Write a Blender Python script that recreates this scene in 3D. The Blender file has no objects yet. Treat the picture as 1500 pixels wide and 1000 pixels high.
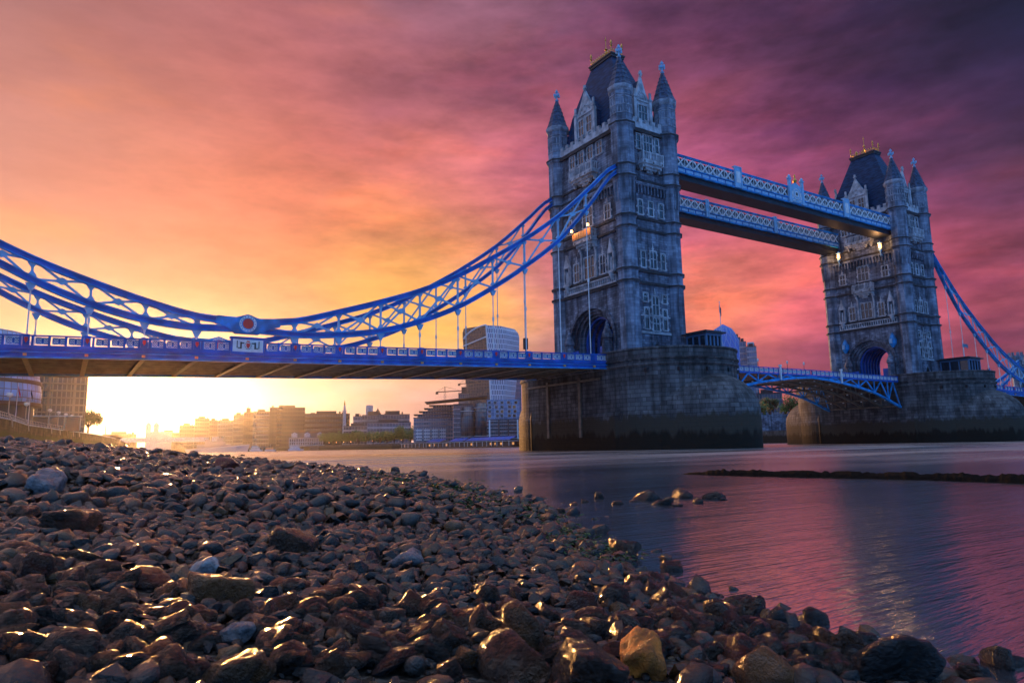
import bpy, math, random
import numpy as np
from mathutils import Vector, Matrix
R = math.radians
C = bpy.context.scene.collection
scn = bpy.context.scene
random.seed(7)
# ------------------------------------------------------------------ camera
# world: X along the bridge (south tower at 0, north tower at 82.3), Y upstream, Z up, river surface at z = 0
CAM = Vector((-78.973, -89.495, 0.885)); YAW, PITCH, ROLL, FPX = 0.57045, 0.14879, -0.01826, 1019.73
_fw = Vector((math.sin(YAW)*math.cos(PITCH), math.cos(YAW)*math.cos(PITCH), math.sin(PITCH)))
_rt = Vector((math.cos(YAW), -math.sin(YAW), 0)); _up = _rt.cross(_fw)
_r2 = math.cos(ROLL)*_rt + math.sin(ROLL)*_up; _u2 = -math.sin(ROLL)*_rt + math.cos(ROLL)*_up
cam_d = bpy.data.cameras.new("camera"); cam = bpy.data.objects.new("camera", cam_d); C.objects.link(cam)
cam.matrix_world = Matrix(((_r2.x, _u2.x, -_fw.x, CAM.x), (_r2.y, _u2.y, -_fw.y, CAM.y), (_r2.z, _u2.z, -_fw.z, CAM.z), (0, 0, 0, 1)))
cam_d.sensor_width = 36; cam_d.lens = 36*FPX/1500; cam_d.clip_start = 0.05; cam_d.clip_end = 20000
scn.camera = cam
def ray(u, v): return _fw + (u-750)/FPX*_r2 - (v-500)/FPX*_u2
def at(u, v, dist):                 # the place at a horizontal distance from the camera seen at that pixel
    d = ray(u, v); return CAM + d*(dist/math.hypot(d.x, d.y))
def atx(u, v, X): d = ray(u, v); return CAM + d*((X-CAM.x)/d.x)
def atz(u, v, z): d = ray(u, v); return CAM + d*((z-CAM.z)/d.z)
def px(p):
    d = Vector(p)-CAM; D = d.dot(_fw)
    if D < .05: return None
    return (750+FPX*d.dot(_r2)/D, 500-FPX*d.dot(_u2)/D, D)
# ------------------------------------------------------------------ sky, sun, exposure
def lin(c): return tuple(((x/255)/12.92 if x/255 <= .04045 else ((x/255+.055)/1.055)**2.4) for x in c)
SUN_AZ, SUN_EL = R(6.0), R(3.7)
scn.view_settings.view_transform = 'Standard'; scn.view_settings.look = 'None'
scn.view_settings.exposure = 0.18; scn.view_settings.gamma = 1
scn.cycles.use_denoising = True
scn.cycles.max_bounces = 7; scn.cycles.diffuse_bounces = 3; scn.cycles.glossy_bounces = 4
scn.cycles.volume_bounces = 0; scn.cycles.sample_clamp_indirect = 6; scn.cycles.blur_glossy = 0.5
w = bpy.data.worlds.new("World"); scn.world = w; w.use_nodes = True
def build_world():
    nt = w.node_tree; nt.nodes.clear(); N = nt.nodes.new; L = nt.links.new
    def vm(op, a, b=None):
        n = N('ShaderNodeVectorMath'); n.operation = op
        for i, x in enumerate((a, b)):
            if x is None: continue
            if isinstance(x, bpy.types.NodeSocket): L(x, n.inputs[i])
            else: n.inputs[i].default_value = x
        return n
    def m(op, a, b=None, clamp=False):
        n = N('ShaderNodeMath'); n.operation = op; n.use_clamp = clamp
        for i, x in enumerate((a, b)):
            if x is None: continue
            if isinstance(x, bpy.types.NodeSocket): L(x, n.inputs[i])
            else: n.inputs[i].default_value = x
        return n.outputs[0]
    geo = N('ShaderNodeTexCoord').outputs['Generated']
    D0 = vm('NORMALIZE', geo).outputs[0]
    mp = N('ShaderNodeMapping'); L(D0, mp.inputs[0]); mp.inputs['Rotation'].default_value = (R(-6), R(4), R(-30)); mp.inputs['Scale'].default_value = (1, 1, 3.2)
    def noise(sc, det, rough=.55, off=0):
        n = N('ShaderNodeTexNoise'); n.inputs['Scale'].default_value = sc; n.inputs['Detail'].default_value = det; n.inputs['Roughness'].default_value = rough
        v = vm('ADD', mp.outputs[0], (off, off*.7, 0)); L(v.outputs[0], n.inputs['Vector']); return n
    nw = noise(2.6, 5, .55, 3.1)
    warp = vm('MULTIPLY', vm('SUBTRACT', nw.outputs['Color'], (.5, .5, .5)).outputs[0], (.22, .22, .16)).outputs[0]
    D = vm('NORMALIZE', vm('ADD', D0, warp).outputs[0]).outputs[0]
    blobs = []
    cols = [(0, 0, 150, 100, 82), (210, 0, 146, 98, 88), (430, 0, 138, 90, 92), (640, 0, 122, 76, 92), (860, 0, 100, 58, 88), (1070, 0, 72, 38, 70), (1290, 0, 32, 26, 60), (1500, 0, 0, 12, 38), (1500, 60, 0, 18, 46), (1430, -30, 0, 14, 40),
            (0, -130, 130, 92, 84), (330, -130, 130, 90, 96), (640, -130, 112, 74, 98), (900, -130, 84, 54, 84), (1150, -130, 44, 32, 66), (1330, -130, 18, 22, 48), (1540, -140, 3, 14, 36),
            (0, 130, 190, 132, 108), (210, 130, 190, 122, 100), (430, 130, 182, 112, 108), (640, 130, 172, 98, 112), (860, 130, 146, 76, 104), (1070, 130, 116, 58, 90), (1290, 130, 74, 46, 84), (1500, 130, 24, 28, 56),
            (0, 260, 212, 152, 122), (210, 260, 222, 138, 104), (430, 260, 224, 122, 90), (640, 260, 206, 108, 112), (860, 260, 190, 92, 118), (1070, 260, 146, 76, 120), (1290, 260, 104, 58, 100), (1500, 260, 38, 40, 84),
            (0, 380, 236, 166, 124), (210, 380, 238, 156, 106), (430, 370, 236, 146, 84), (640, 370, 232, 130, 98), (840, 370, 212, 110, 126), (1060, 370, 218, 92, 116), (1290, 380, 172, 76, 108), (1500, 370, 106, 60, 88),
            (0, 470, 248, 190, 120), (210, 470, 242, 178, 138), (430, 460, 238, 176, 118), (560, 430, 240, 186, 50), (620, 465, 250, 206, 70), (690, 475, 250, 190, 90), (790, 480, 182, 124, 150), (930, 450, 224, 112, 110), (1030, 460, 255, 176, 60), (1060, 500, 250, 130, 90), (1150, 440, 245, 86, 80), (1290, 470, 222, 90, 104), (1430, 470, 240, 98, 84),
            (60, 600, 255, 236, 190), (250, 600, 255, 240, 205), (420, 590, 226, 196, 186), (540, 580, 216, 168, 176), (700, 590, 208, 156, 184), (870, 560, 212, 140, 170), (1060, 520, 226, 110, 116), (1180, 530, 170, 96, 140), (1400, 540, 120, 72, 110), (1560, 540, 140, 80, 110)]
    for u, v, r, g, b in cols:
        if u < 500 and v < 480: r, g, b = min(255, r*1.02), g*.95, b*1.04
        blobs.append((ray(u, v).normalized(), (4.0 if v > 400 else 5.6) if v > -50 else 5.5, lin((r, g, b))))
    def azel(a, e): a, e = R(a), R(e); return Vector((math.sin(a)*math.cos(e), math.cos(a)*math.cos(e), math.sin(e)))
    SKYB = (.42, .58, .90); BACK = (.09, .36, 1.0)
    for a, e, s, c in ((-25, 12, 10, (.7, .45, .4)), (-25, 36, 11, (.6, .45, .6)), (-5, 53, 6, (1.3, .95, .8)), (12, 56, 6, (1.3, .95, .85)), (34, 57, 6, (1.2, 1.0, 1.0)), (56, 54, 6, (1.0, 1.1, 1.3)), (80, 48, 6, (.6, 1.0, 1.5)), (100, 40, 7, (.25, .6, 1.2)), (98, 15, 7, (.08, .16, .4)),
                       (20, 72, 16, SKYB), (112, 62, 12, SKYB), (-110, 60, 18, SKYB), (200, 65, 18, SKYB),
                       (122, 18, 12, BACK), (140, 30, 18, BACK), (165, 20, 18, BACK), (195, 25, 18, BACK), (225, 25, 18, BACK), (-105, 25, 18, BACK), (-75, 25, 16, (.25, .3, .5)), (-50, 22, 14, (.5, .38, .5)),
                       (120, -10, 20, (.03, .04, .08)), (180, -10, 20, (.03, .04, .08)), (-110, -10, 20, (.03, .04, .08))):
        blobs.append((azel(a, e), s, c))
    tw = tc = None
    for d, s, c in blobs:
        k = 1/(R(s)**2)
        dt = vm('DOT_PRODUCT', D, tuple(d)).outputs['Value']
        ex = m('EXPONENT', m('MULTIPLY', m('SUBTRACT', dt, 1.0), k))
        sc = vm('SCALE', tuple(c)); L(ex, sc.inputs['Scale'])
        tc = sc.outputs[0] if tc is None else vm('ADD', tc, sc.outputs[0]).outputs[0]
        tw = ex if tw is None else m('ADD', tw, ex)
    inv = m('DIVIDE', 1.0, m('ADD', tw, 1e-9))
    sc = vm('SCALE', tc); L(inv, sc.inputs['Scale']); col = sc.outputs[0]
    # cloud streaks: brighter and darker bands, stronger on the side away from the sun
    n1 = noise(4.5, 8, .62, 0.0); n2 = noise(14, 8, .65, 5.0)
    cl = m('ADD', m('MULTIPLY', m('SUBTRACT', n1.outputs['Fac'], .5), 1.9), m('MULTIPLY', m('SUBTRACT', n2.outputs['Fac'], .5), 1.1))
    side = vm('DOT_PRODUCT', D0, tuple(ray(1400, 300).normalized())).outputs['Value']
    amt = N('ShaderNodeMapRange'); L(side, amt.inputs[0]); amt.inputs[1].default_value = .45; amt.inputs[2].default_value = .95; amt.inputs[3].default_value = .2; amt.inputs[4].default_value = 1.0
    def mask(nz, a, b, k):
        r = N('ShaderNodeMapRange'); r.interpolation_type = 'SMOOTHSTEP'; L(nz.outputs['Fac'], r.inputs[0]); r.inputs[1].default_value = a; r.inputs[2].default_value = b; return m('MULTIPLY', r.outputs[0], k)
    def tint(c_, fac, mul):
        q = vm('MULTIPLY', c_, mul).outputs[0]; x = N('ShaderNodeMix'); x.data_type = 'RGBA'; L(fac, x.inputs[0]); L(c_, x.inputs[6]); L(q, x.inputs[7]); return x.outputs[2]
    n3 = noise(2.2, 8, .55, 8.3); n4 = noise(3.1, 7, .5, 12.7); n5 = noise(7.5, 6, .6, 2.2)
    rt = N('ShaderNodeMapRange'); L(side, rt.inputs[0]); rt.inputs[1].default_value = .62; rt.inputs[2].default_value = .92; rt.inputs[3].default_value = .08; rt.inputs[4].default_value = 1.0
    col = tint(col, m('MULTIPLY', mask(n3, .48, .66, .95), rt.outputs[0]), (.42, .40, .62))
    col = tint(col, mask(n4, .5, .68, .8), (1.22, 1.12, .86))
    col = tint(col, m('MULTIPLY', mask(n5, .5, .7, .6), rt.outputs[0]), (1.35, 1.05, 1.0))
    f = m('ADD', 1.0, m('MULTIPLY', cl, amt.outputs[0])); f = m('MAXIMUM', f, .3)
    sc = vm('SCALE', col); L(f, sc.inputs['Scale']); col = sc.outputs[0]
    # the glow round the low sun
    sd = Vector((math.sin(SUN_AZ)*math.cos(SUN_EL), math.cos(SUN_AZ)*math.cos(SUN_EL), math.sin(SUN_EL)))
    sep = N('ShaderNodeSeparateXYZ'); L(vm('SUBTRACT', D0, tuple(sd)).outputs[0], sep.inputs[0])
    rx = m('MULTIPLY', sep.outputs[0], sep.outputs[0]); rz = m('MULTIPLY', sep.outputs[2], sep.outputs[2])
    fr = m('GREATER_THAN', vm('DOT_PRODUCT', D0, (0, 1, 0)).outputs['Value'], 0)
    for sx, sz, c in ((.075, .045, (4.5, 3.3, 1.8)), (.13, .045, (.8, .38, .12))):
        e = m('MULTIPLY', m('EXPONENT', m('MULTIPLY', m('ADD', m('MULTIPLY', rx, 1/sx**2), m('MULTIPLY', rz, 1/sz**2)), -1)), fr)
        g = vm('SCALE', c); L(e, g.inputs['Scale']); col = vm('ADD', col, g.outputs[0]).outputs[0]
    sky = N('ShaderNodeTexSky'); sky.sky_type = 'NISHITA'; sky.sun_disc = False; sky.sun_elevation = SUN_EL; sky.sun_rotation = SUN_AZ
    b1 = N('ShaderNodeBackground'); L(sky.outputs[0], b1.inputs[0]); b1.inputs[1].default_value = .004
    b2 = N('ShaderNodeBackground'); L(col, b2.inputs[0]); b2.inputs[1].default_value = 1
    ad = N('ShaderNodeAddShader'); L(b1.outputs[0], ad.inputs[0]); L(b2.outputs[0], ad.inputs[1])
    out = N('ShaderNodeOutputWorld'); L(ad.outputs[0], out.inputs[0])
build_world()
sl = bpy.data.lights.new("sun", 'SUN'); sl.energy = 4.2; sl.angle = R(.6); sl.color = (1, .46, .14)
so = bpy.data.objects.new("sun", sl); C.objects.link(so); so.location = (0, 300, 200)
_sd = Vector((math.sin(SUN_AZ)*math.cos(SUN_EL), math.cos(SUN_AZ)*math.cos(SUN_EL), math.sin(SUN_EL)))
so.rotation_euler = _sd.to_track_quat('Z', 'Y').to_euler()
# ------------------------------------------------------------------ mesh helper
class MB:
    def __init__(s): s.v = []; s.f = []; s.m = []; s.sm = []; s.cur = 0; s.smooth = False
    def mat(s, i): s.cur = i; return s
    def face(s, idx): s.f.append(tuple(idx)); s.m.append(s.cur); s.sm.append(s.smooth)
    def add(s, vs):
        k = len(s.v); s.v += [tuple(x) for x in vs]; return k
    def box(s, x0, x1, y0, y1, z0, z1):
        k = s.add([(x0, y0, z0), (x1, y0, z0), (x1, y1, z0), (x0, y1, z0), (x0, y0, z1), (x1, y0, z1), (x1, y1, z1), (x0, y1, z1)])
        for f in ((3, 2, 1, 0), (4, 5, 6, 7), (0, 1, 5, 4), (1, 2, 6, 5), (2, 3, 7, 6), (3, 0, 4, 7)): s.face([k+i for i in f])
        return s
    def cbox(s, c, d): return s.box(c[0]-d[0]/2, c[0]+d[0]/2, c[1]-d[1]/2, c[1]+d[1]/2, c[2]-d[2]/2, c[2]+d[2]/2)
    def beam(s, p, q, a, b, up=(0, 0, 1)):       # a across, b along 'up'
        p = Vector(p); q = Vector(q); d = (q-p).normalized(); up = Vector(up)
        if abs(d.dot(up)) > .98: up = Vector((1, 0, 0))
        r = d.cross(up).normalized(); u = r.cross(d)
        vs = []
        for e in (p, q):
            for i, j in ((-1, -1), (1, -1), (1, 1), (-1, 1)): vs.append(e+r*(a/2*i)+u*(b/2*j))
        k = s.add(vs)
        for f in ((0, 1, 2, 3), (7, 6, 5, 4), (1, 0, 4, 5), (2, 1, 5, 6), (3, 2, 6, 7), (0, 3, 7, 4)): s.face([k+i for i in f])
        return s
    def lathe(s, prof, n=8, c=(0, 0), rot=None, caps=True, sx=1, sy=1, z0=0):
        rot = math.pi/n if rot is None else rot
        rings = []
        for r, z in prof:
            rings.append(s.add([(c[0]+sx*r*math.cos(rot+2*math.pi*i/n), c[1]+sy*r*math.sin(rot+2*math.pi*i/n), z+z0) for i in range(n)]))
        for a, b in zip(rings, rings[1:]):
            for i in range(n):
                j = (i+1) % n; s.face((a+i, a+j, b+j, b+i))
        if caps:
            s.face([rings[0]+i for i in range(n)][::-1]); s.face([rings[-1]+i for i in range(n)])
        return s
    def tube(s, pts, r, n=6):
        pts = [Vector(p) for p in pts]; rr = r if isinstance(r, (list, tuple)) else [r]*len(pts); rings = []
        for i, p in enumerate(pts):
            d = (pts[min(i+1, len(pts)-1)]-pts[max(i-1, 0)]).normalized()
            a = d.cross(Vector((0, 0, 1)));
            if a.length < .05: a = d.cross(Vector((1, 0, 0)))
            a.normalize(); b = d.cross(a)
            rings.append(s.add([p+a*(rr[i]*math.cos(2*math.pi*k/n))+b*(rr[i]*math.sin(2*math.pi*k/n)) for k in range(n)]))
        for a, b in zip(rings, rings[1:]):
            for i in range(n):
                j = (i+1) % n; s.face((a+i, b+i, b+j, a+j))
        s.face([rings[0]+i for i in range(n)]); s.face([rings[-1]+i for i in range(n)][::-1])
        return s
    def prism(s, poly, axis, a, b):              # poly: 2D outline; axis 'x','y','z'
        def P(p, t): return {'x': (t, p[0], p[1]), 'y': (p[0], t, p[1]), 'z': (p[0], p[1], t)}[axis]
        n = len(poly); k = s.add([P(p, a) for p in poly]); j = s.add([P(p, b) for p in poly])
        ar = sum(poly[i][0]*poly[(i+1) % n][1]-poly[(i+1) % n][0]*poly[i][1] for i in range(n))
        fl = (ar > 0) ^ (axis == 'y') ^ (a > b)
        A = [k+i for i in range(n)]; B = [j+i for i in range(n)]
        s.face(A[::-1] if fl else A); s.face(B if fl else B[::-1])
        for i in range(n):
            q = (i+1) % n; s.face((A[i], A[q], B[q], B[i]) if fl else (A[q], A[i], B[i], B[q]))
        return s
    def build(s, name, mats, parent=None, loc=None, rotz=0):
        me = bpy.data.meshes.new(name); me.from_pydata(s.v, [], s.f)
        if not isinstance(mats, (list, tuple)): mats = [mats]
        for x in mats: me.materials.append(x)
        me.polygons.foreach_set('material_index', s.m); me.polygons.foreach_set('use_smooth', s.sm)
        uv = me.uv_layers.new(name='uv'); dat = []
        for p in me.polygons:
            nx, ny, nz = p.normal; h = math.hypot(nx, ny)
            for vi in p.vertices:
                x, y, z = me.vertices[vi].co
                if h > .35:
                    dat += [(-ny*x+nx*y)/h, z]
                else: dat += [x, y]
        uv.data.foreach_set('uv', dat)
        me.update(); o = bpy.data.objects.new(name, me); C.objects.link(o)
        if parent: o.parent = parent
        if loc is not None: o.location = loc
        if rotz: o.rotation_euler[2] = rotz
        return o
def tag(o, label=None, cat=None, group=None, kind=None):
    if label: o['label'] = label
    if cat: o['category'] = cat
    if group: o['group'] = group
    if kind: o['kind'] = kind
    return o
def thing(name, label, cat, loc=(0, 0, 0), rotz=0, group=None):
    o = bpy.data.objects.new(name, None); C.objects.link(o); o.location = loc; o.rotation_euler = (0, 0, rotz); o.empty_display_size = .5
    return tag(o, label, cat, group)
def kids(o): return [c for c in bpy.data.objects if c.parent == o]
def copy_tree(o, label=None, parent=None, cm=None):
    if cm is None:
        cm = {}
        for x in bpy.data.objects: cm.setdefault(x.parent, []).append(x)
    c = o.copy(); C.objects.link(c); c.parent = parent
    if label: c['label'] = label
    for k in cm.get(o, []): copy_tree(k, None, c, cm)
    return c
# ------------------------------------------------------------------ materials
def mat(name, col, rough=.7, metal=0, spec=.5, emis=None, es=0):
    m_ = bpy.data.materials.new(name); m_.use_nodes = True; b = m_.node_tree.nodes['Principled BSDF']
    b.inputs['Base Color'].default_value = (*col, 1); b.inputs['Roughness'].default_value = rough; b.inputs['Metallic'].default_value = metal
    b.inputs['Specular IOR Level'].default_value = spec
    if emis: b.inputs['Emission Color'].default_value = (*emis, 1); b.inputs['Emission Strength'].default_value = es
    return m_
def vary(m_, sc=1.0, amt=.25, col2=None, bump=0, bsc=None, det=4, stretch=(1, 1, 1), rough=None):
    nt = m_.node_tree; N = nt.nodes.new; L = nt.links.new; b = nt.nodes['Principled BSDF']
    tc = N('ShaderNodeTexCoord'); mp = N('ShaderNodeMapping'); L(tc.outputs['Object'], mp.inputs[0]); mp.inputs['Scale'].default_value = stretch
    n = N('ShaderNodeTexNoise'); L(mp.outputs[0], n.inputs['Vector']); n.inputs['Scale'].default_value = sc; n.inputs['Detail'].default_value = det
    c = b.inputs['Base Color'].default_value[:3]
    c2 = col2 or tuple(x*(1-amt*2) for x in c)
    r = N('ShaderNodeMapRange'); L(n.outputs['Fac'], r.inputs[0]); r.inputs[1].default_value = .35; r.inputs[2].default_value = .65
    mx = N('ShaderNodeMix'); mx.data_type = 'RGBA'; L(r.outputs[0], mx.inputs[0]); mx.inputs[6].default_value = (*c2, 1); mx.inputs[7].default_value = (*c, 1)
    L(mx.outputs[2], b.inputs['Base Color'])
    if rough:
        rr = N('ShaderNodeMapRange'); L(n.outputs['Fac'], rr.inputs[0]); rr.inputs[1].default_value = .3; rr.inputs[2].default_value = .7; rr.inputs[3].default_value = rough[0]; rr.inputs[4].default_value = rough[1]; L(rr.outputs[0], b.inputs['Roughness'])
    if bump:
        n2 = N('ShaderNodeTexNoise'); L(mp.outputs[0], n2.inputs['Vector']); n2.inputs['Scale'].default_value = bsc or sc*5; n2.inputs['Detail'].default_value = 5
        bp = N('ShaderNodeBump'); bp.inputs['Strength'].default_value = bump; bp.inputs['Distance'].default_value = .05; L(n2.outputs['Fac'], bp.inputs['Height']); L(bp.outputs[0], b.inputs['Normal'])
    return m_
def masonry(name, c1, c2, mortar, bw=1.1, bh=.42, tide=None, bump=.5, msz=.02, dark=.35):
    m_ = mat(name, c1, .85, spec=.25); nt = m_.node_tree; N = nt.nodes.new; L = nt.links.new; b = nt.nodes['Principled BSDF']
    uv = N('ShaderNodeUVMap'); uv.uv_map = 'uv'
    br = N('ShaderNodeTexBrick'); L(uv.outputs[0], br.inputs['Vector'])
    br.inputs['Color1'].default_value = (*c1, 1); br.inputs['Color2'].default_value = (*c2, 1); br.inputs['Mortar'].default_value = (*mortar, 1)
    br.inputs['Scale'].default_value = 1; br.inputs['Brick Width'].default_value = bw; br.inputs['Row Height'].default_value = bh; br.inputs['Mortar Size'].default_value = msz; br.inputs['Mortar Smooth'].default_value = .4
    geo = N('ShaderNodeNewGeometry')
    n = N('ShaderNodeTexNoise'); L(geo.outputs['Position'], n.inputs['Vector']); n.inputs['Scale'].default_value = .35; n.inputs['Detail'].default_value = 6
    mp = N('ShaderNodeMapping'); L(geo.outputs['Position'], mp.inputs[0]); mp.inputs['Scale'].default_value = (1.1, 1.1, .12)
    n3 = N('ShaderNodeTexNoise'); L(mp.outputs[0], n3.inputs['Vector']); n3.inputs['Scale'].default_value = 1.2; n3.inputs['Detail'].default_value = 5
    av = N('ShaderNodeMath'); av.operation = 'MULTIPLY'; L(n.outputs['Fac'], av.inputs[0]); L(n3.outputs['Fac'], av.inputs[1])
    rr = N('ShaderNodeMapRange'); L(av.outputs[0], rr.inputs[0]); rr.inputs[1].default_value = .16; rr.inputs[2].default_value = .35; rr.inputs[3].default_value = dark; rr.inputs[4].default_value = 1.25
    sc = N('ShaderNodeVectorMath'); sc.operation = 'SCALE'; L(br.outputs['Color'], sc.inputs[0]); L(rr.outputs[0], sc.inputs['Scale'])
    col = sc.outputs[0]
    if tide:
        sp = N('ShaderNodeSeparateXYZ'); L(geo.outputs['Position'], sp.inputs[0])
        ad = N('ShaderNodeMath'); ad.operation = 'ADD'; L(sp.outputs[2], ad.inputs[0])
        nn = N('ShaderNodeMath'); nn.operation = 'MULTIPLY'; L(n3.outputs['Fac'], nn.inputs[0]); nn.inputs[1].default_value = -3.4; L(nn.outputs[0], ad.inputs[1])
        for z0, z1, c in tide:
            k = N('ShaderNodeMapRange'); L(ad.outputs[0], k.inputs[0]); k.inputs[1].default_value = z0-1.7; k.inputs[2].default_value = z0-1.7+(z1-z0)*.5; k.inputs[3].default_value = 1; k.inputs[4].default_value = 0
            mx = N('ShaderNodeMix'); mx.data_type = 'RGBA'; L(k.outputs[0], mx.inputs[0]); L(col, mx.inputs[6]); mx.inputs[7].default_value = (*c, 1); col = mx.outputs[2]
    L(col, b.inputs['Base Color'])
    bp = N('ShaderNodeBump'); bp.inputs['Strength'].default_value = bump; bp.inputs['Distance'].default_value = .06
    h = N('ShaderNodeMath'); h.operation = 'SUBTRACT'; h.inputs[0].default_value = 1; L(br.outputs['Fac'], h.inputs[1])
    n2 = N('ShaderNodeTexNoise'); L(geo.outputs['Position'], n2.inputs['Vector']); n2.inputs['Scale'].default_value = 3; n2.inputs['Detail'].default_value = 5
    h2 = N('ShaderNodeMath'); h2.operation = 'ADD'; L(h.outputs[0], h2.inputs[0]); L(n2.outputs['Fac'], h2.inputs[1])
    L(h2.outputs[0], bp.inputs['Height']); L(bp.outputs[0], b.inputs['Normal'])
    return m_
def panes(name, glass, frame, bw, bh, ms=.06, rough=.12, metal=0, offs=0):
    m_ = mat(name, glass, rough, metal, .9); nt = m_.node_tree; N = nt.nodes.new; L = nt.links.new; b = nt.nodes['Principled BSDF']
    uv = N('ShaderNodeUVMap'); uv.uv_map = 'uv'; br = N('ShaderNodeTexBrick'); L(uv.outputs[0], br.inputs['Vector'])
    br.offset = offs; br.inputs['Color1'].default_value = (*glass, 1); br.inputs['Color2'].default_value = (*[x*.5 for x in glass], 1); br.inputs['Mortar'].default_value = (*frame, 1)
    br.inputs['Scale'].default_value = 1; br.inputs['Brick Width'].default_value = bw; br.inputs['Row Height'].default_value = bh; br.inputs['Mortar Size'].default_value = ms
    L(br.outputs['Color'], b.inputs['Base Color'])
    r = N('ShaderNodeMapRange'); L(br.outputs['Fac'], r.inputs[0]); r.inputs[3].default_value = rough; r.inputs[4].default_value = .6; L(r.outputs[0], b.inputs['Roughness'])
    return m_
M = {}
M['stone'] = masonry('granite_masonry', (.25, .30, .39), (.105, .13, .185), (.03, .038, .05), 1.0, .4)  # blue of the dusk light is put into the tower stone colours
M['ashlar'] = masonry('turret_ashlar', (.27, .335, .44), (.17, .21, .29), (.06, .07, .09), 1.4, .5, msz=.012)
M['pale'] = vary(mat('portland_stone', (.54, .59, .66), .8), .9, .28, bump=.2)
M['tracery'] = vary(mat('tracery_stone', (.40, .45, .54), .8), 1.4, .3)
M['course'] = vary(mat('dark_course', (.045, .05, .06), .85), 1.2, .3)  # string courses set darker than the wall stone
M['pier'] = masonry('pier_granite', (.145, .145, .15), (.075, .076, .082), (.025, .025, .026), 1.6, .62, tide=((4.4, 5.6, (.05, .043, .032)), (2.0, 3.4, (.014, .011, .007))), bump=.9, msz=.03, dark=.45)
M['slate'] = vary(mat('roof_slate', (.014, .06, .15), .6, spec=.15), .8, .3, stretch=(1, 1, 4), bump=.15)
M['lit_spire_slate'] = vary(mat('lit_spire_slate', (.045, .10, .20), .55, spec=.3), 2.5, .35)  # lighter than the roof slate: blue light on the spires put into the colour
M['lead'] = vary(mat('lead_trim', (.03, .035, .045), .5), 2, .2)
M['glass'] = mat('window_glass', (.015, .02, .03), .08, 0, 1.0)
M['blue'] = vary(mat('bridge_blue_paint', (.012, .34, .86), .35), .7, .3, rough=(.3, .5))
M['deep'] = vary(mat('bridge_royal_paint', (.008, .13, .62), .4), .6, .25)
M['sky_paint'] = vary(mat('bridge_pale_blue_paint', (.28, .55, .82), .45), 1.5, .12)
M['white'] = vary(mat('bridge_white_paint', (.80, .84, .88), .5), 1.5, .1)
M['red'] = mat('bridge_red_paint', (.85, .04, .02), .4)
M['soffit'] = vary(mat('dark_steel_soffit', (.20, .16, .12), .5), 1.0, .25)
M['dark'] = mat('dark_steel', (.03, .035, .045), .5)
M['gold'] = vary(mat('gilding', (.75, .45, .10), .35, 1.0), 3, .2)
M['gilt_lit'] = mat('lamp_lit_gilding', (.8, .35, .10), .5)  # orange of the lamplight is held in this gilding colour
M['lampglow'] = mat('lantern_glass', (1, .7, .4), .4, emis=(1, .42, .12), es=3.2)
M['black'] = mat('black_iron', (.012, .012, .014), .45)
# ------------------------------------------------------------------ the bridge towers
TA, TB, DX = 4.96, 8.76, 82.3
L6, L5, L4, B1, B2, B3, B4 = 52.6, 45.4, 43.5, 37.05, 35.15, 28.25, 26.3
SXP, EYP = 5.6, 9.3
def warch(w, z0, zs, rise, n=14):      # arch outline points from right foot to left foot
    return [(w, z0)]+[(w*math.cos(t), zs+rise*math.sin(t)) for t in [math.pi*i/n for i in range(n+1)]]+[(-w, z0)]
def framed(face, c, z0, z1, wd, lights, arch=False, proud=.12, fr=.2, tran=True):
    """a stone-framed window: face 's' (normal -x) or 'e' (normal -y); material 0 frame, 1 glass"""
    m = MB(); h = wd/2
    def bx(a0, a1, zz0, zz1, d0, d1):
        if face == 's': m.box(-SXP-d1, -SXP-d0, a0, a1, zz0, zz1)
        else: m.box(a0, a1, -EYP-d1, -EYP-d0, zz0, zz1)
    m.mat(0)
    bx(c-h-fr, c-h, z0-fr, z1+fr, .01, proud+.05); bx(c+h, c+h+fr, z0-fr, z1+fr, .01, proud+.05)
    bx(c-h, c+h, z0-fr, z0, .01, proud+.12); bx(c-h, c+h, z1, z1+fr, .01, proud+.08)
    for q in range(int((z1-z0)/.55)):     # toothed quoins
        if q % 2 == 0: bx(c-h-fr-.22, c-h-fr, z0+q*.55, z0+q*.55+.3, .01, proud); bx(c+h+fr, c+h+fr+.22, z0+q*.55, z0+q*.55+.3, .01, proud)
    for i in range(1, lights):
        x = c-h+wd*i/lights; bx(x-.06, x+.06, z0, z1, .02, proud)
    if tran: bx(c-h, c+h, (z0+z1)/2+.1, (z0+z1)/2+.22, .02, proud-.02)
    for i in range(lights):                # arched heads of each light
        x0 = c-h+wd*i/lights+.06; x1 = c-h+wd*(i+1)/lights-.06
        bx(x0, x0+.14, z1-.22, z1, .02, proud-.04); bx(x1-.14, x1, z1-.22, z1, .02, proud-.04)
    if arch:
        bx(c-.12, c+.12, z1+fr, z1+fr+.7, .01, proud); bx(c-.3, c+.3, z1+fr+.25, z1+fr+.4, .01, proud-.02); bx(c-.06, c+.06, z1+fr+.7, z1+fr+1.2, .01, proud-.03)
    m.mat(1); bx(c-h, c+h, z0, z1, .005, .03)
    return m
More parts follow.
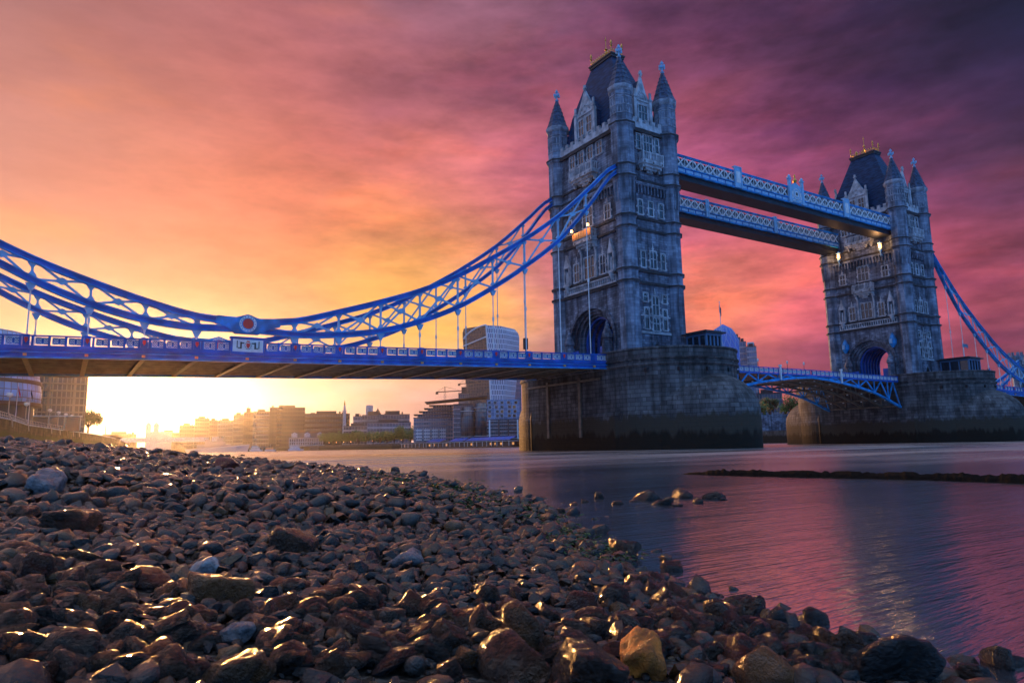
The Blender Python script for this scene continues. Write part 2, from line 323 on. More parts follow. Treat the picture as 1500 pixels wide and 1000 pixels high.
def make_tower():
    T = thing('bridge_tower', 'tall gothic granite bridge tower', 'bridge tower')
    # --- body with the road arch right through it
    b = MB()
    def slab(x0, x1, w, zs, rise, ztop=L6, yy=EYP):
        a = warch(w, 12.6, zs, rise); poly = [(-yy, 12.6), (-yy, ztop), (yy, ztop), (yy, 12.6)]
        pts = [(yy, 12.6)]+[(yy, ztop), (-yy, ztop), (-yy, 12.6)]+a[::-1]
        b.prism(pts, 'x', x0, x1)
    for s in (-1, 1):
        slab(s*5.2, s*SXP, 5.6, 18.2, 5.2); slab(s*4.8, s*5.2, 5.0, 18.1, 4.9, L6-.004, EYP-.003); slab(s*4.3, s*4.8, 4.4, 18.0, 4.6, L6-.004, EYP-.003)
    slab(-4.3, 4.3, 3.9, 17.9, 4.3, L6-.004, EYP-.003)
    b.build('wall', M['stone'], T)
    hood = MB()
    a1 = warch(6.15, 13, 18.2, 5.75); a0 = warch(5.6, 13, 18.2, 5.2)
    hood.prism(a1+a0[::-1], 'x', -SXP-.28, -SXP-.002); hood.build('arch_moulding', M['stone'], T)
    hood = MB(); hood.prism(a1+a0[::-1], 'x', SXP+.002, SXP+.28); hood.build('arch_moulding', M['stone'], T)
    rb = MB()
    for x in (-3.6, -2.4, -1.2, 0, 1.2, 2.4, 3.6):
        a1 = warch(3.88, 13, 17.9, 4.28); a0 = warch(3.5, 13, 17.9, 3.95); rb.prism(a1+a0[::-1], 'x', x-.18, x+.18)
    rb.build('vault_rib', M['deep'], T)
    # --- string courses
    k = MB()
    for z, h, p in ((B4, .42, .28), (B3, .42, .28), (B2, .38, .25), (B1, .38, .25), (L4, .42, .3), (L5, .34, .22), (L6-.5, .55, .45)):
        k.box(-SXP-p, SXP+p, -EYP-p, EYP+p, z-h/2, z+h/2)
    k.build('string_course', M['course'], T)
    # corbel table below L4 on all sides
    cb = MB()
    for i in range(9):
        x = -2.9+i*.72
        for s in (-1, 1): cb.box(x-.13, x+.13, s*EYP-(.5 if s < 0 else 0), s*EYP+(.5 if s > 0 else 0), 41.2, 42.6)
    for i in range(18):
        y = -6.5+i*.76
        for s in (-1, 1): cb.box(s*SXP-(.5 if s < 0 else 0), s*SXP+(.5 if s > 0 else 0), y-.13, y+.13, 41.2, 42.6)
    cb.box(-SXP-.55, SXP+.55, -EYP-.55, EYP+.55, 42.6, 43.1)
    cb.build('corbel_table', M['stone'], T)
    # --- parapet with battlements
    pp = MB()
    for s in (-1, 1):
        pp.box(-3.4, 3.4, s*EYP-.25, s*EYP+.25, L6, L6+1.0); pp.box(s*SXP-.25, s*SXP+.25, -7.2, 7.2, L6, L6+1.0)
        for i in range(5):
            pp.box(-3.3+i*1.45, -2.55+i*1.45, s*EYP-.25, s*EYP+.25, L6+1.0, L6+1.75)
        for i in range(10):
            pp.box(s*SXP-.25, s*SXP+.25, -7.0+i*1.47, -6.3+i*1.47, L6+1.0, L6+1.75)
    pp.build('parapet', M['pale'], T)
    # --- corner turrets
    for sx in (-1, 1):
        for sy in (-1, 1):
            c = (sx*TA, sy*TB)
            t = MB()
            prof = [(1.95, 12.7), (1.95, 14.2), (1.74, 14.6)]
            r = 1.70
            for z in (B4, B3, B2, B1):
                prof += [(r, z-.35), (r+.3, z-.15), (r+.3, z+.15), (r-.02, z+.35)]; r -= .02
            prof += [(1.64, 39.6), (1.82, 41.5), (1.9, L4-.4), (2.2, L4-.15), (2.2, L4+.15), (1.95, L4+.35), (1.95, L5-.3), (2.15, L5-.1), (2.15, L5+.1), (1.93, L5+.3), (1.93, L6-.9), (2.25, L6-.5), (2.3, L6), (2.05, L6+.25)]
            prof += [(1.9, L6+.3), (1.9, 58.2)]
            t.lathe(prof, 8, c); t.mat(1); r = 1.70
            for z in (B4, B3, B2, B1): t.lathe([(r+.33, z-.17), (r+.33, z+.13)], 8, c); r -= .02
            for z, q in ((L4, 2.24), (L5, 2.19), (L6-.15, 2.34)): t.lathe([(q, z-.16), (q, z+.12)], 8, c)
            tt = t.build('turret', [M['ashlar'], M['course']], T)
            g = MB()        # blind tracery, corbel points and drum cornice
            for i in range(8):
                a = math.pi/4*i; dx, dy = math.cos(a), math.sin(a)
                for sgn in (-1, 0, 1):
                    off = sgn*.5; ex, ey = -dy*off, dx*off
                    rr = 1.79
                    p0 = (c[0]+dx*rr+ex, c[1]+dy*rr+ey, 54.2); p1 = (p0[0], p0[1], 56.9)
                    g.beam(p0, p1, .09, .09, (dx, dy, 0))
                for zz in (54.1, 55.5, 56.9, 57.3):
                    p = (c[0]+dx*1.79-(-dy)*.7, c[1]+dy*1.79-dx*.7, zz); q = (c[0]+dx*1.79+(-dy)*.7, c[1]+dy*1.79+dx*.7, zz)
                    g.beam(p, q, .12, .14)
                for off in (-.35, .35):
                    ex, ey = -dy*off, dx*off
                    g.mat(1).beam((c[0]+dx*1.62+ex, c[1]+dy*1.62+ey, 39.4), (c[0]+dx*1.8+ex, c[1]+dy*1.8+ey, 42.6), .2, .14, (dx, dy, 0)); g.mat(0)
            g.lathe([(1.95, 58.0), (2.2, 58.35), (2.25, 58.9), (2.0, 59.1)], 8, c)
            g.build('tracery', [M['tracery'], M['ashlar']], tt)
            m = MB(); m.lathe([(2.12, 59.0), (1.75, 59.9), (1.25, 61.6), (.8, 63.0), (.28, 64.6)], 8, c); [m.lathe([(q+.07, z), (q+.01, z+.12)], 8, c) for q, z in ((1.62, 60.3), (1.36, 61.2), (1.1, 62.1), (.84, 62.9), (.6, 63.6))]; m.build('spire', M['lit_spire_slate'], tt)
            f = MB(); f.lathe([(.2, 64.5), (.42, 64.8), (.16, 65.0), (.13, 66.9)], 6, c)
            f.cbox((c[0], c[1], 65.75), (1.15, .22, .3)); f.cbox((c[0], c[1], 65.75), (.22, 1.15, .3))
            for q in ((.5, 0), (-.5, 0), (0, .5), (0, -.5)): f.cbox((c[0]+q[0], c[1]+q[1], 65.75), (.28, .28, .5))
            f.cbox((c[0], c[1], 66.5), (.42, .42, .3)); f.build('finial', M['sky_paint'], tt)
    # --- main roof
    r = MB(); bx, by, tx, ty, z0, z1 = 4.6, 8.2, 1.25, 2.8, L6+.3, 69.2
    v = [(-bx, -by, z0), (bx, -by, z0), (bx, by, z0), (-bx, by, z0), (-bx*.74, -by*.76, 60.4), (bx*.74, -by*.76, 60.4), (bx*.74, by*.76, 60.4), (-bx*.74, by*.76, 60.4), (-tx, -ty, z1), (tx, -ty, z1), (tx, ty, z1), (-tx, ty, z1)]
    k0 = r.add(v)
    for a in (0, 4):
        for i in range(4): j = (i+1) % 4; r.face((k0+a+i, k0+a+j, k0+a+4+j, k0+a+4+i))
    r.face((k0+8, k0+9, k0+10, k0+11)); r.face((k0+3, k0+2, k0+1, k0))
    ro = r.build('roof', M['slate'], T)
    rd = MB(); rd.box(-tx-.25, tx+.25, -ty-.25, ty+.25, z1-.2, z1+.25); rd.box(-tx-.4, tx+.4, -ty-.4, ty+.4, z1+.25, z1+.5); rd.build('ridge_platform', M['lead'], ro)
    gl = MB()
    for i in range(11):
        y = -ty+ty*2*i/10
        for x in (-tx, tx):
            gl.lathe([(.03, z1+.5), (.05, z1+1.0), (.14, z1+1.15), (.02, z1+1.5)], 5, (x, y))
    for i in range(1, 5):
        x = -tx+tx*2*i/5
        for y in (-ty, ty): gl.lathe([(.03, z1+.5), (.05, z1+1.0), (.14, z1+1.15), (.02, z1+1.5)], 5, (x, y))
    for x in (-tx, tx):
        for y in (-ty, ty): gl.lathe([(.07, z1+.5), (.07, z1+1.7), (.28, z1+1.9), (.07, z1+2.1), (.22, z1+2.5), (.03, z1+3.0)], 6, (x, y))
    for x in (-tx, tx): gl.beam((x, -ty, z1+.95), (x, ty, z1+.95), .06, .08)
    gl.tube([(0, 0, z1+.4), (0, 0, z1+5.4)], [.1, .04]); gl.lathe([(.05, z1+2.6), (.35, z1+2.9), (.05, z1+3.2)], 6); gl.lathe([(.05, z1+4.6), (.2, z1+4.8), (.05, z1+5.0)], 6)
    gl.tube([(-.9, 0, z1+.6), (0, 0, z1+2.6), (.9, 0, z1+.6)], .07); gl.tube([(0, -1.1, z1+.6), (0, 0, z1+2.6), (0, 1.1, z1+.6)], .07)
    gl.build('gilt_cresting', M['gold'], ro)
    # --- gabled dormers: east/west narrow, south/north wide
    for face in ('e', 'w', 's', 'n'):
        wide = face in 'sn'; hw = 2.5 if wide else 1.75; zs = 58.6 if wide else 58.4; za = 62.7 if wide else 62.9; z0 = L6
        pl = (SXP-.15) if wide else (EYP-.75); sg = -1 if face in 'es' else 1
        ax = 'x' if wide else 'y'
        g = MB(); poly = [(-hw, z0), (hw, z0), (hw, zs), (hw*.55, zs+1.5), (0, za), (-hw*.55, zs+1.5), (-hw, zs)]
        g.prism(poly, ax, sg*pl, sg*(pl-.5)); gg = g.build('gable', M['pale'], T)
        rf = MB(); rp = [(-hw+.25, z0), (hw-.25, z0), (hw-.25, zs-.3), (0, za-.6), (-hw+.25, zs-.3)]; rf.prism(rp, ax, sg*(pl-.5), sg*.8); rf.build('dormer_roof', M['slate'], T)
        w_ = MB()
        def bx2(a0, a1, zz0, zz1, d0, d1):
            lo, hi = sorted((sg*(pl+d0), sg*(pl+d1)))
            if wide: w_.box(lo, hi, a0, a1, zz0, zz1)
            else: w_.box(a0, a1, lo, hi, zz0, zz1)
        w_.mat(0)
        for s in (-1, 1):       # side pinnacles, coping
            bx2(s*hw-.3, s*hw+.3, z0, zs+.5, .003, .3); bx2(s*hw-.2, s*hw+.2, zs+.5, zs+1.6, .05, .28); bx2(s*hw-.38, s*hw+.38, zs+.1, zs+.35, .002, .4)
        bx2(-.16, .16, za-.2, za+.9, -.3, .1); bx2(-.35, .35, za+.25, za+.45, -.25, .08)
        bx2(-hw+.4, hw-.4, 58.1, 58.35, .003, .22); bx2(-hw+.4, hw-.4, 53.9, 54.15, .003, .22)
        for q in range(4): bx2(-hw+.6+q*(2*hw-1.2)/4, -hw+.85+q*(2*hw-1.2)/4, 52.8, 53.8, .003, .12)
        nn = 9
        for q in range(nn):     # round blind arch under the point
            a = math.pi*q/(nn-1); x = math.cos(a)*hw*.55; z = 58.4+math.sin(a)*1.4
            bx2(x-.12, x+.12, z-.12, z+.12, .003, .16)
        bx2(-.4, .4, 58.7, 59.4, .003, .1)
        for cx, wd, lt in (((-1.1, 1.3, 2), (1.1, 1.3, 2)) if wide else ((0, 1.9, 3),)):
            zz0, zz1 = (54.6, 57.4); h = wd/2
            w_.mat(0)
            bx2(cx-h-.16, cx-h, zz0-.15, zz1+.2, .003, .16); bx2(cx+h, cx+h+.16, zz0-.15, zz1+.2, .003, .16); bx2(cx-h, cx+h, zz1, zz1+.2, .003, .16); bx2(cx-h, cx+h, zz0-.2, zz0, .003, .22)
            for i in range(1, lt): x = cx-h+wd*i/lt; bx2(x-.06, x+.06, zz0, zz1, .003, .12)
            bx2(cx-h, cx+h, 56.1, 56.22, .004, .1)
            w_.mat(1); bx2(cx-h, cx+h, zz0, zz1, .002, .05)
        w_.build('window', [M['pale'], M['glass']], gg)
    # --- windows east face (x positions)
    G = [M['pale'], M['glass']]
    for c, z0, z1, wd, lt, ar in ((-2.05, 49.0, 51.5, .75, 1, 0), (0, 48.8, 51.7, 1.9, 3, 0), (2.05, 49.0, 51.5, .75, 1, 0),
                                  (-2.3, 37.7, 40.1, .85, 1, 0), (0, 37.7, 40.1, .9, 1, 0), (2.3, 37.7, 40.1, .85, 1, 0),
                                  (-2.2, 28.9, 31.5, .8, 1, 0), (0, 28.9, 31.7, 1.3, 2, 1), (2.2, 28.9, 31.5, .8, 1, 0),
                                  (-2.1, 23.3, 24.6, .85, 1, 0), (2.1, 23.3, 24.6, .85, 1, 0), (0, 21.2, 24.2, 1.3, 2, 1), (-2.0, 18.9, 22.2, .8, 1, 0), (2.0, 18.9, 22.2, .8, 1, 0), (0, 18.7, 20.7, 1.3, 2, 0)):
        framed('e', c, z0, z1, wd, lt, ar).build('window', G, T)
    bnd = MB(); bnd.box(-3.2, 3.2, -EYP-.16, -EYP-.002, 18.1, 18.5); bnd.box(-3.2, 3.2, -EYP-.1, -EYP-.002, 20.9, 21.1); bnd.build('sill_band', M['pale'], T)
    # --- windows south face (y positions)
    for c, z0, z1, wd, lt, ar in ((-3.7, 49.4, 51.6, 1.3, 2, 0), (-1.25, 49.4, 51.6, 1.3, 2, 0), (1.25, 49.4, 51.6, 1.3, 2, 0), (3.7, 49.4, 51.6, 1.3, 2, 0),
                                  (-5.2, 37.6, 40.0, 1.3, 2, 1), (0, 37.6, 41.0, 2.5, 3, 0), (5.2, 37.6, 40.0, 1.3, 2, 1),
                                  (-3.5, 28.7, 31.8, 1.3, 2, 1), (0, 28.7, 32.3, 2.6, 3, 0), (3.5, 28.7, 31.8, 1.3, 2, 1)):
        framed('s', c, z0, z1, wd, lt, ar).build('window', G, T)
    # statue niches beside the south windows
    for c in (-5.9, 5.9):
        m = MB(); m.mat(0)
        x0 = -SXP
        m.box(x0-.5, x0-.002, c-.75, c-.5, 28.7, 31.6); m.box(x0-.5, x0-.002, c+.5, c+.75, 28.7, 31.6)
        m.prism([(c-.8, 31.6), (c+.8, 31.6), (c+.4, 32.5), (c, 34.0), (c-.4, 32.5)], 'x', x0-.55, x0-.003)
        m.box(x0-.7, x0-.003, c-.8, c+.8, 28.3, 28.68); m.lathe([(.1, 27.0), (.6, 28.3)], 8, (x0-.35, c))
        m.lathe([(.22, 28.7), (.26, 29.5), (.2, 30.3), (.12, 30.5), (.16, 30.75), (.05, 30.95)], 8, (x0-.28, c))
        m.build('statue_niche', M['pale'], T)
    # carved balustrade band above the arch
    m = MB(); x0 = -SXP; m.box(x0-.4, x0-.002, -6.9, 6.9, 26.6, 26.85); m.box(x0-.4, x0-.002, -6.9, 6.9, 27.7, 27.9)
    for i in range(26): y = -6.8+i*.544; m.box(x0-.32, x0-.01, y-.07, y+.07, 26.85, 27.7)
    m.build('carved_band', M['pale'], T)
    # oriel galleries: corbelled balconies
    def gallery(face, c, hw, zb, h, d, mats, name='balcony'):
        m = MB()
        def bx(a0, a1, d0, d1, z0, z1):
            if face == 's': m.box(-SXP-d1, -SXP-d0, a0, a1, z0, z1)
            else: m.box(a0, a1, -EYP-d1, -EYP-d0, z0, z1)
        bx(c-hw, c+hw, .002, d, zb-.25, zb); bx(c-hw, c+hw, d-.14, d, zb+h-.16, zb+h); n = int(hw*2/.36)
        for i in range(n+1): a = c-hw+.06+(2*hw-.12)*i/n; bx(a-.05, a+.05, d-.12, d-.02, zb, zb+h-.16)
        for i in range(0, n+1, 4): a = c-hw+.1+(2*hw-.2)*i/n; bx(a-.12, a+.12, d-.17, d+.04, zb, zb+h+.1)
        for s in (-1, 1):
            a = c+s*(hw-.07); bx(a-.06, a+.06, .002, d, zb+h-.16, zb+h)
            for j in range(3): bx(a-.05, a+.05, d*(.2+.25*j), d*(.2+.25*j)+.08, zb, zb+h-.16)
        for q in range(4):
            s = 1-q*.24; bx(c-hw*s, c+hw*s, .003, d*s, zb-.25-(q+1)*.42, zb-.25-q*.42-.003)
        nb = max(3, int(hw*1.6))
        for i in range(nb):
            a = c-hw*.85+1.7*hw*i/(nb-1)
            for q in range(3): bx(a-.14, a+.14, .004, d*(1.0-.27*q), zb-.75-q*.5, zb-.26-q*.5)
        return m.build(name, mats, T)
    gallery('s', 0, 3.2, 47.0, 1.3, 1.5, M['pale']); gallery('e', 0, 2.3, 46.9, 1.3, 1.3, M['pale'])
    bal = gallery('s', 0, 2.4, 35.4, 1.3, 1.5, M['pale'])
    # bracket struts below the big balcony and side buttress shafts
    m = MB()
    for s in (-1, 1):
        for q in range(6):
            a = q/5; m.cbox((-SXP-.1-1.2*a*a, s*1.9, 32.6+2.4*a), (.35, .3, .6))
        m.box(-SXP-.3, -SXP-.002, s*1.9-.18, s*1.9+.18, 28.4, 32.8)
    m.build('bracket', M['pale'], T)
    # small shrine porches in front of the arch, side door
    for s in (-1, 1):
        m = MB(); c = (-SXP-1.0, s*5.0); m.lathe([(.95, 13.0), (.95, 14.0), (.75, 14.2), (.75, 17.6), (.95, 17.8), (.9, 18.2), (.5, 19.2), (.12, 20.6)], 8, c)
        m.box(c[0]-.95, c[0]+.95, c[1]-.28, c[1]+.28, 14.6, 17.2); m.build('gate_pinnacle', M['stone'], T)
        m = MB(); m.box(-SXP-.8, -SXP-.6, s*3.7-.8, s*3.7+.8, 13.0, 16.6); m.build('blue_gate_panel', M['deep'], T)
    m = MB(); m.mat(0); o1 = [(1.25, 12.9), (1.25, 15.3), (.8, 16.5), (0, 17.4), (-.8, 16.5), (-1.25, 15.3), (-1.25, 12.9)]; i1 = [(.85, 12.9), (.85, 15.2), (.5, 16.1), (0, 16.7), (-.5, 16.1), (-.85, 15.2), (-.85, 12.9)]
    m.prism([(x-.2, z) for x, z in o1], 'y', -EYP-.22, -EYP-.002); m.mat(1); m.prism([(x-.2, z) for x, z in i1], 'y', -EYP-.24, -EYP-.221); m.build('side_door', [M['stone'], M['black']], T)
    return T
T1 = make_tower(); T1['group'] = 'bridge towers'
T1['label'] = 'nearer of the two gothic bridge towers, standing behind the left suspension chains'
T2 = copy_tree(T1, 'farther gothic bridge tower at the right end of the high walkways'); T2.location = (DX, 0, 0)
# lit orange balcony rail and its two lamps on the near tower
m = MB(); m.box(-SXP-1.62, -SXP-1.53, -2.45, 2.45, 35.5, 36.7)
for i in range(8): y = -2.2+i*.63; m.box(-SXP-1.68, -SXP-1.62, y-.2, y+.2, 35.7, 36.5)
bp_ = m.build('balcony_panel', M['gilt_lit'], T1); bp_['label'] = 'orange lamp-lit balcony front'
def bulb_light(name, parent, loc, e, col=(1, .5, .2), r=.12):
    l = bpy.data.lights.new(name, 'POINT'); l.energy = e; l.color = col; l.shadow_soft_size = r
    o = bpy.data.objects.new(name, l); C.objects.link(o); o.parent = parent; o.location = loc; return o
for y, lb in ((2.2, 'lit lantern at the left end of the near tower\'s orange balcony'), (-2.2, 'lit lantern at the right end of the near tower\'s orange balcony')):
    t = thing('balcony_lantern', lb, 'lantern', (-SXP-1.9, y, 36.8), group='lit lanterns on the towers')
    m = MB(); m.lathe([(.16, .1), (.24, .35), (.16, .6)], 6); m.build('lamp_glass', M['lampglow'], t)
    m = MB(); m.lathe([(.05, -.3), (.07, .1)], 6); m.lathe([(.27, .6), (.03, .9)], 6); m.build('lamp_cap', M['black'], t)
    bulb_light('lamp_bulb', t, (-.45, 0, .3), 130)
# the two lanterns under the walkways on the far tower
for y, lb, e in ((-5.2, 'lit lantern under the near walkway on the far tower', 420), (5.0, 'lit lantern under the far walkway on the far tower', 340)):
    t = thing('wall_lantern', lb, 'lantern', (DX-SXP-1.2, y, 43.6), group='lit lanterns on the towers')
    m = MB(); m.lathe([(.22, .3), (.38, .6), (.34, 1.3), (.2, 1.5)], 6); m.build('lamp_glass', M['lampglow'], t)
    m = MB(); m.lathe([(.05, -1.6), (.1, -.6), (.4, 0), (.4, .1)], 6); m.lathe([(.55, 1.6), (.05, 2.2)], 6); m.beam((0, 0, -.8), (1.2, 0, -1.4), .12, .12); m.build('lamp_bracket', M['sky_paint'], t)
    bulb_light('lamp_bulb', t, (-.9, 0, .8), e, r=.3)
# blue shields above the far arch
for y, lb in ((5.7, 'blue lantern box left of the arch on the far tower'), (-5.6, 'blue lantern box right of the arch on the far tower')):
    t = thing('signal_box', lb, 'signal box', (DX-SXP-.55, y, 22.3), group='blue boxes above the far arch')
    m = MB(); m.lathe([(.25, -1.2), (.75, -.3), (.8, .6), (.55, 1.2), (.12, 2.2)], 8); m.build('box_shell', M['blue'], t)
    m = MB(); m.box(-.95, -.5, -.3, .3, -.3, .7); m.build('box_front', M['sky_paint'], t)
# ------------------------------------------------------------------ piers
def pier(X0, label):
    P = thing('bridge_pier', label, 'bridge pier', (X0, 0, 0), group='bridge piers')
    yc, r = 11.0, 10.65
    def stad(rr, n=28):
        return [(rr*math.cos(a), yc+rr*math.sin(a)) for a in [math.pi*i/n for i in range(n+1)]]+[(rr*math.cos(a), -yc+rr*math.sin(a)) for a in [math.pi+math.pi*i/n for i in range(n+1)]]
    m = MB()
    rings = []
    for rr, z in ((10.75, -1.5), (10.75, 5.2), (10.6, 5.6), (10.6, 11.9), (10.9, 12.1), (10.9, 12.45), (10.65, 12.55), (10.65, 12.75), (10.95, 12.9), (10.95, 13.1), (10.7, 13.2), (10.7, 14.35), (10.85, 14.4), (10.85, 14.62), (10.3, 14.63), (10.3, 13.0)):
        rings.append(m.add([(x, y, z) for x, y in stad(rr)])); n = len(stad(rr))
    for a, b in zip(rings, rings[1:]):
        for i in range(n): j = (i+1) % n; m.face((a+i, a+j, b+j, b+i))
    m.face([rings[-1]+i for i in range(n)])
    m.build('wall', M['pier'], P)
    # pointed cutwaters with domed stone hoods
    for s in (-1, 1):
        c = MB(); c.smooth = True
        def og(t):      # plan of the nose, t in -1..1
            y = yc+ (27.0-yc)*(1-abs(t)**1.9); x = 10.9*math.copysign(abs(t)**.92, t); return x, s*y
        ns = 24; rows = []
        apex = (0, s*(yc+6.2), 11.4)
        prof = [(-1.5, 1.0), (5.4, 1.0)]+[(5.4+6.0*math.sin(q), math.cos(q)) for q in [math.pi/2*i/7 for i in range(1, 8)]]
        for z, k in prof:
            row = []
            for i in range(ns+1):
                x, y = og(-1+2*i/ns); row.append((apex[0]+(x-apex[0])*k, apex[1]+(y-apex[1])*k, z))
            rows.append(c.add(row))
        for a, b in zip(rows, rows[1:]):
            for i in range(ns): c.face((a+i, a+i+1, b+i+1, b+i) if s < 0 else (a+i+1, a+i, b+i, b+i+1))
        c.build('cutwater', M['pier'], P)
    m = MB()
    for a in (-60, -35, -12, 12, 35, 60):        # scupper holes
        t = R(-90+a); x, y = 10.6*math.cos(t), -yc+10.6*math.sin(t); m.cbox((x, y, 11.3), (.5, .5, .55))
    m.build('drain_hole', M['black'], P)
    m = MB(); m.box(-10.95, -10.7, -3, -2.4, 2, 11.3); m.box(-10.95, -10.7, 5.6, 6.2, 2, 11.3); m.box(-10.95, -10.7, -8, 12, 10.6, 10.9); m.build('steel_fender', M['soffit'], P) if X0 == 0 else None
    return P
pier(0, 'massive granite bridge pier under the nearer tower'); pier(DX, 'granite bridge pier under the farther tower, on the right')
# ------------------------------------------------------------------ side-span decks
ZT = [(-97, 11.75), (-84.6, 12.15), (-70.8, 12.6), (-52.1, 13.08), (-19.7, 14.05), (-10.6, 14.3)]
def zt(x): return float(np.interp(x, [a for a, b in ZT], [b for a, b in ZT]))
NODE_X = [-92.6, -87.6, -82.6, -77.6, -72.6, -67.6, -62.44, -57.2, -51.95, -46.6, -41.25, -35.7, -30.2, -24.8, -18.7, -13.2, -6.75]
def panel_mesh(w=1.3, h=.66):
    m = MB(); t = .05
    m.mat(0)
    for z in (-h/2, h/2): m.box(-w/2, w/2, -.03, .03, z-t/2, z+t/2)
    for x in (-w/2, w/2): m.box(x-t/2, x+t/2, -.028, .028, -h/2, h/2)
    for s in (-1, 1):
        cx = s*w/4
        m.beam((cx-w/4, 0, -h/2), (cx+w/4, 0, h/2), .045, t, (0, 0, 1)); m.beam((cx-w/4, 0, h/2), (cx+w/4, 0, -h/2), .04, t)
        for k in range(8):
            a, b = math.pi/4*k, math.pi/4*(k+1); m.beam((cx+.2*math.cos(a), 0, .2*math.sin(a)), (cx+.2*math.cos(b), 0, .2*math.sin(b)), .05, t*1.1)
    m.mat(1); m.box(-w/2, w/2, .06, .08, -h/2, h/2)
    return m
def side_span(label):
    S = thing('side_span_deck', label, 'bridge deck', group='side span decks')
    xs = np.linspace(-97, -10.72, 18)
    for y, nm in ((-9.3, 'near'), (9.3, 'far')):
        s = -1 if y < 0 else 1
        g = MB(); e = MB(); f = MB()
        for a, b in zip(xs, xs[1:]):
            za, zb = zt(a), zt(b)
            def q(o, y0, y1, d0, d1):
                k = o.add([(a, y0, za-d1), (b, y0, zb-d1), (b, y1, zb-d1), (a, y1, za-d1), (a, y0, za-d0), (b, y0, zb-d0), (b, y1, zb-d0), (a, y1, za-d0)])
                for fc in ((3, 2, 1, 0), (4, 5, 6, 7), (0, 1, 5, 4), (1, 2, 6, 5), (2, 3, 7, 6), (3, 0, 4, 7)): o.face([k+i for i in fc])
            q(f, y-.14, y+.14, 0, .13); q(f, y-.12, y+.12, 1.0, 1.25); q(f, y-.2, y+.2, 1.25, 1.38)      # rail and plinth
            q(g, y-.08, y+.08, 1.38, 2.2)                                                    # web
            q(e, y-.26, y+.26, 1.62, 1.70); q(e, y-.3, y+.3, 2.1, 2.25)
        for a, b in zip(NODE_X[:-1], NODE_X[1:]):
            for j in range(4):
                x = a+.62+(b-a-.95)/3*j-.1
                if x < -10.9: f.box(x-.11, x+.11, y-.13, y+.13, zt(x)-1.05, zt(x)-.1)
            if a < -11: f.box(a-.3, a+.3, y-.16, y+.16, zt(a)-1.0, zt(a)+.06)
        par = f.build('parapet', M['deep'], S); g.build('edge_girder', M['deep'], S); e.build('girder_flange', M['blue'], S)
        pm = panel_mesh(); pm_o = None
        po = MB(); sh = MB()
        for a, b in zip(NODE_X[:-1], NODE_X[1:]):
            if a < -97 or b > -8: pass
            for j in range(3):
                x = a+.75+(b-a-.95)/3*(j+.5)-.1
                if x > -11.3: continue
                if pm_o is None: pm_o = pm.build('lattice_panel', [M['white'], M['deep']], par); o = pm_o
                else: o = pm_o.copy(); C.objects.link(o)
                if s > 0: pass
                o.parent = par; o.location = (x, y, zt(x)-.56); o.scale = ((b-a-.95)/3/1.3*.84, 1, 1)
        shd = None
        for a in NODE_X[:-2]:
            if shd is None:
                k = MB(); k.prism([(-.14, .28), (.14, .28), (.16, 0), (0, -.3), (-.16, 0)], 'y', -.04, .04); shd = o = k.build('red_shield', M['red'], par)
            else: o = shd.copy(); C.objects.link(o)
            o.parent = par; o.location = (a, y+s*.2, zt(a)-.5)
    # road slab with stringers and cross girders below
    r = MB(); st = MB()
    for a, b in zip(xs, xs[1:]):
        za, zb = zt(a), zt(b)
        for o, y0, y1, d0, d1 in [(r, -9.2, 9.2, 1.3, 1.62)]+[(st, y-.1, y+.1, 1.62, 2.02) for y in np.linspace(-8, 8, 9)]:
            k = o.add([(a, y0, za-d1), (b, y0, zb-d1), (b, y1, zb-d1), (a, y1, za-d1), (a, y0, za-d0), (b, y0, zb-d0), (b, y1, zb-d0), (a, y1, za-d0)])
            for fc in ((3, 2, 1, 0), (4, 5, 6, 7), (0, 1, 5, 4), (1, 2, 6, 5), (2, 3, 7, 6), (3, 0, 4, 7)): o.face([k+i for i in fc])
    r.build('road_slab', M['soffit'], S); st.build('stringers', M['soffit'], S)
    proto = None
    for a in NODE_X[:-1]:
        if proto is None:
            k = MB(); k.box(-.24, .24, -9.0, 9.0, -.04, 0); k.box(-.24, .24, -9.0, 9.0, .5, .54)
            for yy in np.arange(-8.9, 8.9, .6): k.beam((-.2, yy, 0), (-.2, yy+.6, .5), .05, .07); k.beam((.2, yy, 0), (.2, yy+.6, .5), .05, .07); k.beam((-.2, yy+.6, 0), (-.2, yy, .5), .05, .07); k.beam((.2, yy+.6, 0), (.2, yy, .5), .05, .07)
            proto = k.build('cross_girder', M['soffit'], S); o = proto
        else: o = proto.copy(); C.objects.link(o); o.parent = S
        o.location = (a, 0, zt(a)-2.2)
    k = MB(); k.box(-.3, .3, -.12, .12, -.12, .12)
    proto = None
    for a in NODE_X[:-1]:
        if proto is None: proto = k.build('girder_bracket', M['gilt_lit'], S); o = proto
        else: o = proto.copy(); C.objects.link(o); o.parent = S
        o.scale = (.5, 1, 1); o.location = (a, -9.5, zt(a)-1.9)
    return S
S1 = side_span('long blue-railed side span deck crossing the left half of the view')
def mirrored(o, label):
    c = copy_tree(o, label); c.location = (DX, 0, 0); c.scale = (-1, 1, 1); return c
mirrored(S1, 'blue-railed side span deck leaving the far tower at the right edge')
